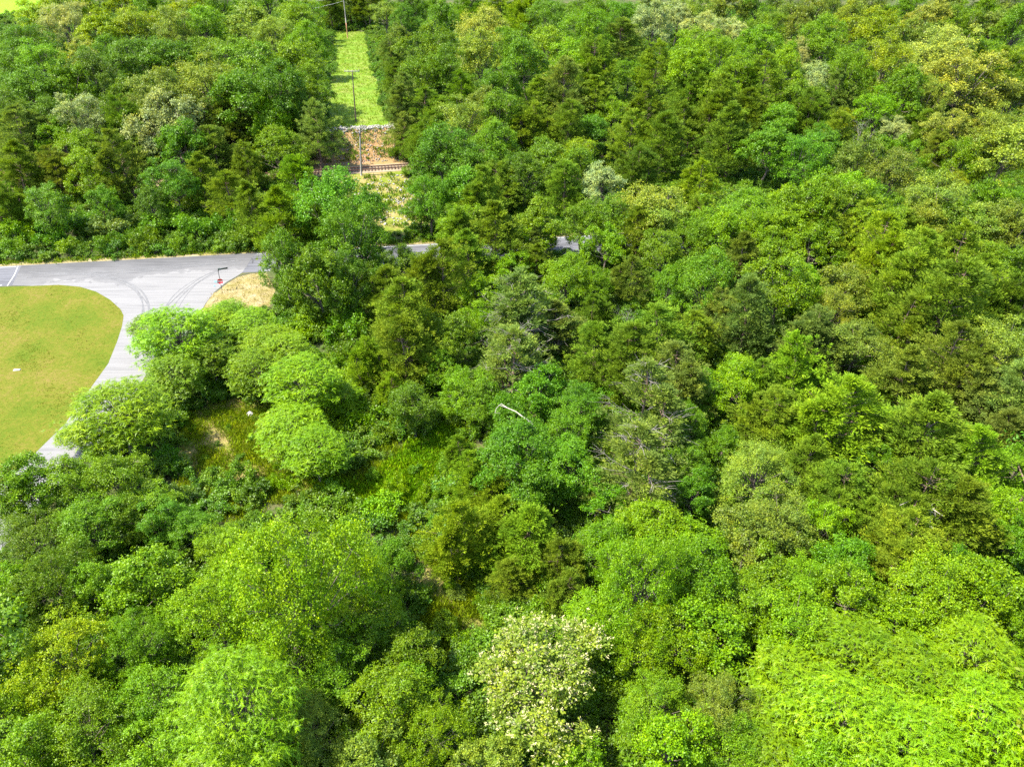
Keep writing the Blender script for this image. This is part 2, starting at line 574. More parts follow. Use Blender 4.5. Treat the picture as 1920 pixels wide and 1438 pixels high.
sheet('road_shoulder', shoulder, M_STRAW, 0.008, 'thin dry verge along the far road edge')

# clearings, railway, bank, meadow
clear1_px = [(350, 775), (440, 745), (520, 760), (540, 830), (600, 900), (690, 905), (800, 800), (850, 790), (870, 850), (830, 900), (840, 960), (720, 960), (600, 945), (500, 930), (390, 890), (330, 860)]
clear1 = [w(*q) for q in clear1_px]
sheet('weedy_clearing', clear1, M_WEEDS, 0.006, 'dry weedy clearing between the lawn and the cedars')
clear2_px = [(810, 1050), (890, 1050), (915, 1110), (915, 1190), (850, 1260), (790, 1220), (780, 1100)]
clear2 = [w(*q) for q in clear2_px]
sheet('small_clearing', clear2, M_WEEDS, 0.006, 'small grassy gap behind the cream flowering tree')
mead_l = [(612, 239), (616, 190), (626, 130), (624, 60)]
mead_r = [(684, 60), (697, 120), (712, 175), (728, 239)]
mead = [tuple(at(*q)[0][:2]) for q in mead_l + mead_r]
drape('meadow', mead, M_MEADOW, 0.02, 'long bright grass strip under the power line', 1.2)
def rt(u_px, py, t):
    p = np.array(at(u_px, py)[0][:2])
    u = float(p @ EU)
    q = EU * u + ET * t
    return tuple(q)
ub0 = float(np.array(at(600, 300)[0][:2]) @ EU) - 1
ub1 = float(np.array(at(745, 300)[0][:2]) @ EU) + 1
def ut(u, t):
    q = EU * u + ET * t
    return (q[0], q[1])
drape('bank', [ut(ub0 - 60, T0 + 2.3), ut(ub1 + 10, T0 + 2.3), ut(ub1 + 10, T0 + 13), ut(ub0 - 60, T0 + 13)], M_BANK, 0.012, 'orange soil cutting above the railway', 0.9)
drape('railway_bed', [ut(ub0 - 70, T0 - 2.2), ut(ub1 + 40, T0 - 2.2), ut(ub1 + 40, T0 + 2.2), ut(ub0 - 70, T0 + 2.2)], M_BALLAST, 0.008, 'pale stone ballast under the rails', 1.6)
drape('near_bank', [ut(ub0 + 2, T0 - 2.3), ut(ub1, T0 - 2.3), ut(ub1 + 2, T0 - 30), ut(ub0 + 9, T0 - 30)], M_WEEDS, 0.006, 'stony ground between railway and road', 1.2)
fld = [tuple(at(*q, 0)[0][:2]) for q in ((-160, 60), (-20, 34), (78, 24), (84, -30), (-300, -40))]
drape('far_field', fld, M_FIELD, 0.03, 'bright green field beyond the wood', 4)

# railway
track = empty('railway_track', (0, 0, 0))
tag(track, 'rusty railway track crossing the gap below the grass strip', 'railway track')
for s in (-1, 1):
    g = Geo()
    L = np.linspace(ub0 - 70, ub1 + 40, 2)
    c = EU * (L.mean()) + ET * (T0 + s * 0.76)
    g.box((c[0], c[1], 0.5 + 0.15 + 0.085), (L[1] - L[0], 0.07, 0.15), RA)
    g.box((c[0], c[1], 0.5 + 0.15), (L[1] - L[0], 0.15, 0.02), RA)
    g.box((c[0], c[1], 0.5 + 0.15 + 0.166), (L[1] - L[0], 0.055, 0.012), RA)
    link('rail', g.mesh('rail', M_RUST), track)
g = Geo().box((0, 0, 0), (0.23, 2.6, 0.18))
tie_m = g.mesh('tie', M_TIE)
uu = np.arange(ub0 - 6, ub1 + 4, 0.6)
for u in uu:
    c = EU * u + ET * (T0 + random.uniform(-0.05, 0.05))
    o = link('tie', tie_m, track, (c[0], c[1], 0.5 + 0.055))
    o.rotation_euler = (0, 0, RA + random.uniform(-0.03, 0.03))

# ------------------------------------------------------------------ plant builders (all at full size, base at the origin)
def leaf_quads(P, Nn, D, L, Wd, fold=0.12):
    """diamond leaves: P base, Nn normal, D direction"""
    D = unit(D)
    Sd = unit(np.cross(Nn, D))
    Nn = np.cross(D, Sd)
    L, Wd = L[:, None], Wd[:, None]
    mid = P + D * L * 0.45 + Nn * L * fold
    V = np.stack((P, mid + Sd * Wd / 2, P + D * L, mid - Sd * Wd / 2), 1)
    Q = np.arange(len(P) * 4).reshape(-1, 4)
    return V.reshape(-1, 3), Q


def rdir(r, n):
    return unit(r.normal(size=(n, 3)))


def rosettes(r, P, O, per, L, spread, up=0.5, jit=0.5, ratio=0.62, droop=0.15):
    """a spray of leaves round each twig end P that grows along O"""
    n = len(P) * per
    p = np.repeat(P, per, 0)
    o = np.repeat(O, per, 0)
    rd = rdir(r, n)
    side = unit(rd - o * (rd * o).sum(1, keepdims=True) * 0.6 + np.array((0, 0, -droop)))
    base = p + side * spread * r.uniform(0.05, 0.75, (n, 1)) + o * r.uniform(-0.6, 0.5, (n, 1)) * spread
    nn = unit(np.array((0, 0, up)) + o * 0.75 + r.normal(size=(n, 3)) * jit)
    D = unit(side + o * 0.35 + r.normal(size=(n, 3)) * 0.25)
    ll = L * r.uniform(0.65, 1.25, n)
    V, Q = leaf_quads(base, nn, D, ll, ll * ratio)
    tw = np.repeat(r.uniform(0, 1, len(P)), per)
    t = np.clip(0.48 + (tw - 0.5) * 0.7 + r.normal(0, 0.2, n), 0, 1)
    return V, Q, np.repeat(t, 4)


def curve3(a, b, bend, r, n=5):
    t = np.linspace(0, 1, n)[:, None]
    a, b = np.asarray(a, float), np.asarray(b, float)
    m = (a + b) / 2 + bend
    return (1 - t) ** 2 * a + 2 * (1 - t) * t * m + t ** 2 * b + r.normal(0, 0.015, (n, 3)) * np.linalg.norm(b - a)


def broad(seed, H=10.0, Rr=4.0, nl=17, clumps=11, twigs=10, per=9, leaf=0.19, flat=0.42, low=0.34, peak=0.0, gap=0.12):
    """a broad-leaved tree: trunk, limbs to every lobe, lobes of clumps of twigs of leaves"""
    r = np.random.default_rng(seed)
    cz, rz = H * (low + (1 - low) / 2), H * (1 - low) / 2
    wob = r.uniform(0, 6.28, 4)
    cen, rad = [], []
    ga = r.uniform(0, 6.28)
    for k in range(nl):
        z = 1 - (k + 0.4) / nl * 1.68
        az = ga + k * 2.39996 + r.normal(0, 0.18)
        z = float(np.clip(z + r.normal(0, 0.06), -0.72, 1))
        q = math.sqrt(1 - z * z)
        d = np.array((math.cos(az) * q, math.sin(az) * q, z))
        wv = 1 + 0.2 * math.sin(2 * az + wob[0]) + 0.15 * math.sin(3 * az + wob[1])
        if z < 0.5 and r.random() < gap: continue
        rr = Rr * r.uniform(0.2, 0.42)
        f = r.uniform(0.7, 1.16)
        cen.append(np.array((d[0] * (Rr * wv - rr) * f, d[1] * (Rr * wv - rr) * f, cz + d[2] * (rz - rr * 0.7) * f * (1 + peak * max(0, d[2])))))
        rad.append(rr)
    for k in range(3):
        cen.append(np.array((r.normal(0, 0.2 * Rr), r.normal(0, 0.2 * Rr), cz + rz * r.uniform(-0.1, 0.45))))
        rad.append(0.33 * Rr)
    g = Geo()
    fork = H * low * r.uniform(0.75, 1.0)
    lean = r.normal(0, 0.03 * H, 2)
    tr = 0.021 * H
    top = np.array((lean[0], lean[1], cz))
    tp = curve3((0, 0, 0), top, np.array((0, 0, 0)), r, 6)
    tp[0] = (0, 0, -0.4)
    g.tube(tp, np.linspace(tr, tr * 0.45, 6), 6)
    P, O = [], []
    for c, rr in zip(cen, rad):
        st = tp[2] + (tp[-1] - tp[2]) * r.uniform(0, 0.9)
        st = st * np.array((1, 1, min(1, (c[2] - 0.05 * H) / max(st[2], 0.1))))
        lp = curve3(st, c, np.array((0, 0, -0.1 * np.linalg.norm(c - st))), r)
        g.tube(lp, np.linspace(tr * 0.4, tr * 0.13, 5), 4, False)
        out = unit(c - np.array((0, 0, cz - rz * 0.35)))
        nc = max(4, int(clumps * (rr / (0.36 * Rr)) ** 2))
        dd = unit(rdir(r, nc) + out * 0.75 + np.array((0, 0, 0.3)))
        for d in dd:
            cc = c + d * rr * r.uniform(0.55, 1.0) * np.array((1, 1, 0.85))
            cr = rr * r.uniform(0.3, 0.48)
            if r.random() < 0.35:
                g.tube(curve3(c, cc, np.zeros(3), r, 3), np.linspace(tr * 0.12, tr * 0.05, 3), 3, False)
            td = unit(rdir(r, twigs) + d * 0.6 + np.array((0, 0, 0.45)))
            P.append(cc + td * cr * (0.45 + 0.75 * r.random((twigs, 1)) + 0.5 * r.random((twigs, 1)) ** 4) * np.array((1, 1, 0.8)))
            O.append(td)
        # a few long shoots that break the outline
        ns = 7
        td = unit(rdir(r, ns) + out + np.array((0, 0, 0.5)))
        P.append(c + td * rr * r.uniform(1.05, 1.6, (ns, 1)))
        O.append(td)
    P, O = np.concatenate(P), np.concatenate(O)
    V, Q, t = rosettes(r, P, O, per, leaf * 1.1, 0.33)
    return (V, Q, t), g, (P, O)


def locust(seed, H=9.0, Rr=4.5, plates=30, twigs=32, fr=5, L=0.42, low=0.3):
    """a feathery tree: tiers of flat sprays, each a fan of long divided leaves"""
    r = np.random.default_rng(seed)
    cz, rz = H * (low + (1 - low) / 2), H * (1 - low) / 2
    g = Geo()
    tr = 0.017 * H
    tp = curve3((0, 0, -0.3), (r.normal(0, 0.3), r.normal(0, 0.3), H * 0.85), np.array((r.normal(0, .4), r.normal(0, .4), 0)), r, 7)
    g.tube(tp, np.linspace(tr, tr * 0.3, 7), 6)
    P, O = [], []
    ga = r.uniform(0, 6.28)
    for k in range(plates):
        f = (k + 0.5) / plates
        z = 1 - 2 * (1 - f) * 0.86
        ra = math.sqrt(max(0.02, 1 - z * z)) * r.uniform(0.6, 1.05)
        az = ga + k * 2.4 + r.normal(0, 0.25)
        c = np.array((math.cos(az) * ra * Rr * 0.78, math.sin(az) * ra * Rr * 0.78, cz + z * rz * 0.9))
        st = tp[min(6, max(1, int(6 * (c[2] / H) * 0.75)))]
        g.tube(curve3(st, c, np.array((0, 0, 0.06 * H)), r), np.linspace(tr * 0.4, tr * 0.1, 5), 4, False)
        out = unit(np.array((c[0], c[1], 0.35 * Rr)))
        pr = Rr * r.uniform(0.24, 0.36)
        td = unit(rdir(r, twigs) * np.array((1, 1, 0.4)) + out * 0.4)
        P.append(c + td * pr * r.uniform(0.2, 1.15, (twigs, 1)) * np.array((1, 1, 0.5)) + np.array((0, 0, 0.1)) * r.normal(size=(twigs, 1)))
        O.append(td)
    P, O = np.concatenate(P), np.concatenate(O)
    n = len(P) * fr
    p, o = np.repeat(P, fr, 0), np.repeat(O, fr, 0)
    D = unit(o * 0.5 + rdir(r, n) * np.array((1, 1, 0.35)) + np.array((0, 0, 0.12)))
    up = unit(np.array((0, 0, 1.0)) + r.normal(size=(n, 3)) * 0.28)
    Sd = unit(np.cross(up, D))
    ll = (L * r.uniform(0.7, 1.3, n))[:, None]
    tt = np.clip(0.5 + (np.repeat(r.uniform(0, 1, len(P)), fr) - 0.5) * 0.6 + r.normal(0, 0.18, n), 0, 1)
    Vs, ts = [], []
    # four pairs of narrow leaflets along a drooping midrib, both rows as one ribbon of notched quads
    for q in range(4):
        f0 = (q + 0.15) / 4
        b = p + D * ll * f0 + np.array((0, 0, -0.28)) * ll * f0 * f0
        e = p + D * ll * (f0 + 0.2) + np.array((0, 0, -0.28)) * ll * (f0 + 0.2) ** 2
        wd = ll * (0.2 if q < 3 else 0.13) * (1 - 0.15 * q)
        Vs.append(np.stack((b, b + Sd * wd + D * ll * 0.05, e + np.array((0, 0, -0.02)), b - Sd * wd + D * ll * 0.05), 1))
        ts.append(np.repeat(tt, 4))
    V = np.concatenate([v.reshape(-1, 3) for v in Vs])
    return (V, np.arange(len(V)).reshape(-1, 4), np.concatenate(ts)), g, (P, O)


def cedar(seed, H=10.0, Rr=2.9, boughs=135, sprays=16, nd=12, leaders=1, bare=0.0, power=0.75, L=0.25):
    """a red cedar: many up-swept boughs of fine sprays; old ones have several tops, tired ones show bare grey twigs"""
    r = np.random.default_rng(seed)
    g, bg = Geo(), Geo()
    tr = 0.016 * H
    tops = [(np.zeros(2), 1.0, 1.0)]
    for k in range(leaders - 1):
        a = r.uniform(0, 6.28)
        tops.append((np.array((math.cos(a), math.sin(a))) * Rr * r.uniform(0.3, 0.5), r.uniform(0.72, 0.93), r.uniform(0.6, 0.8)))
    B, E = [], []
    for off, hf, rf in tops:
        hh = H * hf
        tp = np.array([(off[0] * min(1, z * 2.2), off[1] * min(1, z * 2.2), z * hh) for z in np.linspace(0, 0.96, 6)])
        tp[0, 2] = -0.3
        tp += np.concatenate((np.zeros((1, 3)), r.normal(0, 0.06, (5, 3))))
        g.tube(tp, np.linspace(tr * (1 if rf == 1 else 0.6), tr * 0.1, 6), 5, False)
        nb = int(boughs * (1.0 if leaders == 1 else 0.62) * (1 if rf == 1 else 0.8))
        f = r.uniform(0.08, 1.0, nb) ** 0.85
        az = r.uniform(0, 6.28, nb)
        env = Rr * rf * np.clip((1 - f), 0.02, 1) ** power * np.minimum(1, (f / 0.18) ** 0.6) * r.uniform(0.62, 1.12, nb)
        env = env * (1 + 0.16 * np.sin(2 * az + r.uniform(0, 6)) + 0.1 * np.sin(5 * az + r.uniform(0, 6)))
        rise = env * r.uniform(0.15, 0.65, nb) + 0.1
        ax = off[None] * np.minimum(1, f * 2.2)[:, None]
        b = np.c_[ax, f * hh * 0.97]
        e = b + np.c_[np.cos(az) * env, np.sin(az) * env, rise]
        B.append(b)
        E.append(e)
    B, E = np.concatenate(B), np.concatenate(E)
    isb = r.random(len(B)) < bare * np.clip(1.4 - (B[:, 2] / H) * 0.9, 0.2, 1.4)
    for b, e in zip(B[~isb][::2], E[~isb][::2]):
        g.tube(curve3(b, b + (e - b) * 0.8, np.array((0, 0, -0.12)), r, 3), np.array((0.035, 0.025, 0.01)) * H / 10, 3, False)
    for b, e in zip(B[isb], E[isb]):
        e = b + (e - b) * r.uniform(0.85, 1.18)
        lp = curve3(b, e, np.array((0, 0, -0.15)) * np.linalg.norm(e - b), r, 5)
        bg.tube(lp, np.linspace(0.03, 0.008, 5) * H / 10, 3, False)
        for q in range(8):
            s0 = lp[r.integers(1, 5)]
            e0 = s0 + unit(e - b) * r.uniform(0.2, 0.6) + r.normal(0, 0.35, 3)
            bg.tube(curve3(s0, e0, r.normal(0, .08, 3), r, 3), np.array((0.013, 0.01, 0.005)) * H / 10, 3, False)
    b, e = B[~isb], E[~isb]
    n = len(b) * sprays
    bb, ee = np.repeat(b, sprays, 0), np.repeat(e, sprays, 0)
    q = r.uniform(0.3, 1.04, (n, 1)) ** 0.8
    od = unit(ee - bb)
    p = bb + (ee - bb) * q + r.normal(0, 0.11, (n, 3)) * np.linalg.norm(ee - bb, axis=1, keepdims=True).clip(0.5, 3) * np.array((1, 1, 0.7))
    o = unit(od * 0.8 + np.array((0, 0, 0.55)) + r.normal(size=(n, 3)) * 0.3)
    m = n * nd
    pp, oo = np.repeat(p, nd, 0), np.repeat(o, nd, 0)
    rd = rdir(r, m)
    D = unit(oo + rd * 0.75)
    base = pp + rd * 0.1
    ll = L * r.uniform(0.6, 1.3, m)
    V, Q = leaf_quads(base, unit(rdir(r, m) + np.array((0, 0, 0.5))), D, ll, ll * 0.27, 0.03)
    tb = np.repeat(r.uniform(0, 1, len(b)), sprays * nd)
    t = np.clip(0.5 + (tb - 0.5) * 0.5 + r.normal(0, 0.17, m), 0, 1)
    return (V, Q, np.repeat(t, 4)), g, bg


def dead_tree(seed, H=8.0, thick=0.1, spread=0.55):
    r = np.random.default_rng(seed)
    g = Geo()

    def grow(p, d, ln, rad, lev):
        e = p + d * ln
        lp = curve3(p, e, r.normal(0, 0.08 * ln, 3), r, 5)
        g.tube(lp, np.linspace(rad, rad * 0.55, 5), 5 if lev < 2 else 3, False)
        if lev >= 5 or rad < 0.008: return
        for k in range(3 if lev else 5):
            q = lp[r.integers(2, 5)]
            nd = unit(d + r.normal(0, spread, 3) + np.array((0, 0, 0.12)))
            grow(q, nd, ln * r.uniform(0.5, 0.8), rad * 0.52, lev + 1)
    grow(np.array((0, 0, -0.3)), unit(np.array((0.1, 0.05, 1.0))), H * 0.45, thick, 0)
    return g


def shrub(seed, H=2.2, Rr=1.6, nl=9, clumps=6, twigs=8, per=8, leaf=0.14):
    r = np.random.default_rng(seed)
    g = Geo()
    P, O = [], []
    for k in range(nl):
        a, q = r.uniform(0, 6.28), r.uniform(0.1, 0.75) ** 0.7
        c = np.array((math.cos(a) * q * Rr, math.sin(a) * q * Rr, H * r.uniform(0.12, 0.78) * (1 - 0.45 * q)))
        g.tube(curve3((0, 0, -0.1), c, np.array((0, 0, 0.2)), r, 4), np.linspace(0.04, 0.012, 4), 3, False)
        rr = Rr * r.uniform(0.25, 0.42)
        for d in unit(rdir(r, clumps) + np.array((0, 0, 0.35))):
            cc = c + d * rr * r.uniform(0.4, 1)
            td = unit(rdir(r, twigs) + d * 0.5 + np.array((0, 0, 0.4)))
            P.append(cc + td * rr * 0.42 * r.uniform(0.4, 1.1, (twigs, 1)))
            O.append(td)
    P, O = np.concatenate(P), np.concatenate(O)
    P[:, 2] = np.maximum(P[:, 2], 0.08)
    V, Q, t = rosettes(r, P, O, per, leaf, 0.24)
    return (V, Q, t), g, None


def finish(name, build, mat, bark):
    (V, Q, t), g, ex = build
    return {'crown': mk_mesh('crown', V, Q, None, (mat,), t), 'trunk': g.mesh('trunk', bark, True), 'ex': ex}


PROTO = {}
PROTO['broad'] = [finish('b', broad(11 + k, nl=a, H=h, low=lo, Rr=rr, peak=pk, per=pe, leaf=lf, gap=gp), M_LEAF, M_BARK)
                  for k, (a, h, lo, rr, pk, pe, lf, gp) in enumerate([(20, 10, 0.24, 4.0, 0.0, 9, 0.18, 0.1), (24, 10, 0.2, 4.0, 0.15, 9, 0.15, 0.15), (17, 10, 0.24, 4.0, 0.2, 9, 0.22, 0.1),
                                                                    (28, 10, 0.2, 4.0, 0.05, 8, 0.16, 0.2), (21, 10, 0.16, 4.0, 0.3, 8, 0.2, 0.12), (15, 10, 0.26, 4.0, 0.1, 10, 0.21, 0.05), (23, 10, 0.18, 4.0, 0.35, 9, 0.17, 0.15)])]
PROTO['big'] = [finish('g', broad(101 + k, H=12.5, nl=n, clumps=12, twigs=11, Rr=6.2, per=9, leaf=lf, low=0.2, gap=0.12, peak=0.1), M_LEAF, M_BARK) for k, (n, lf) in enumerate(((34, 0.19), (40, 0.17)))]
PROTO['dense'] = [finish('d', broad(31 + k, nl=26, clumps=12, twigs=11, per=10, leaf=0.16, low=0.18), M_LEAF, M_BARK) for k in range(3)]
PROTO['locust'] = [finish('l', locust(41 + k, plates=p), M_LEAF, M_BARK) for k, p in enumerate((74, 80, 70))]
PROTO['cedar'] = [finish('c', cedar(51 + k, leaders=n, power=pw, Rr=rr), M_NEEDLE, M_CEDARBARK) for k, (n, pw, rr) in enumerate([(1, 0.68, 3.3), (2, 0.6, 3.7), (3, 0.55, 3.9), (1, 0.55, 3.5), (4, 0.5, 4.1)])]
for p in PROTO['cedar']: p['ex'] = None
PROTO['tired'] = []
for k in range(3):
    b, g, bg = cedar(61 + k, leaders=2 + k % 2, bare=0.3, Rr=3.8, power=0.6)
    p = finish('t', (b, g, None), M_NEEDLE, M_CEDARBARK)
    p['bare'] = bg.mesh('bare_twigs', M_DEADWOOD)
    PROTO['tired'].append(p)
(bb, bgm, (BP, BO)) = broad(71, nl=24, clumps=11, twigs=10, per=8, leaf=0.18, low=0.2)
fl = finish('f', (bb, bgm, None), M_LEAF, M_BARK)
r_ = np.random.default_rng(72)
sel = (r_.random(len(BP)) < 0.42) & (BO[:, 2] > -0.2)
n_ = int(sel.sum()) * 7
pp_ = np.repeat(BP[sel], 7, 0)
oo_ = np.repeat(BO[sel], 7, 0)
dd_ = unit(oo_ + rdir(r_, n_) * 0.8 + np.array((0, 0, 0.5)))
ll_ = r_.uniform(0.1, 0.22, n_)
Vb, Qb = leaf_quads(pp_ + oo_ * 0.22 + rdir(r_, n_) * 0.08, unit(rdir(r_, n_) + np.array((0, 0, .6))), dd_, ll_, ll_ * 0.34)
fl['blossoms'] = mk_mesh('blossoms', Vb, Qb, None, (M_BLOSSOM,))
PROTO['flower'] = [fl]
PROTO['shrub'] = [finish('s', shrub(81 + k), M_LEAF, M_BARK) for k in range(4)]
PROTO['dead'] = [{'trunk': dead_tree(91 + k, thick=t).mesh('trunk', m, True)} for k, (t, m) in enumerate(((0.11, M_DEADWOOD), (0.09, M_DEADWOOD)))]
for p in PROTO['dead']: p['ex'] = None

# size of each prototype as built (radius, height)
for ps in PROTO.values():
    for p in ps:
        m = p.get('crown') or p['trunk']
        co = np.empty(len(m.vertices) * 3, np.float32)
        m.vertices.foreach_get('co', co)
        co = co.reshape(-1, 3)
        p['R'] = float(np.percentile(np.hypot(co[:, 0], co[:, 1]), 97))
        p['H'] = float(co[:, 2].max())

WARM = np.array((1.07, 1.02, 0.8))
TONES = {
    'mid': (0.098, 0.192, 0.003), 'dark': (0.078, 0.160, 0.003), 'emerald': (0.082, 0.190, 0.004),
    'bright': (0.120, 0.232, 0.001), 'lime': (0.135, 0.255, 0.001), 'yellow': (0.180, 0.262, 0.001),
    'pale': (0.155, 0.225, 0.020), 'white': (0.240, 0.300, 0.110), 'grey': (0.125, 0.180, 0.018),
    'gold': (0.175, 0.250, 0.002), 'cream': (0.205, 0.260, 0.035),
    'olive': (0.132, 0.214, 0.014), 'darkolive': (0.110, 0.180, 0.014), 'greyolive': (0.145, 0.208, 0.038),
    'brightolive': (0.146, 0.246, 0.008), 'brownolive': (0.132, 0.184, 0.020),
}

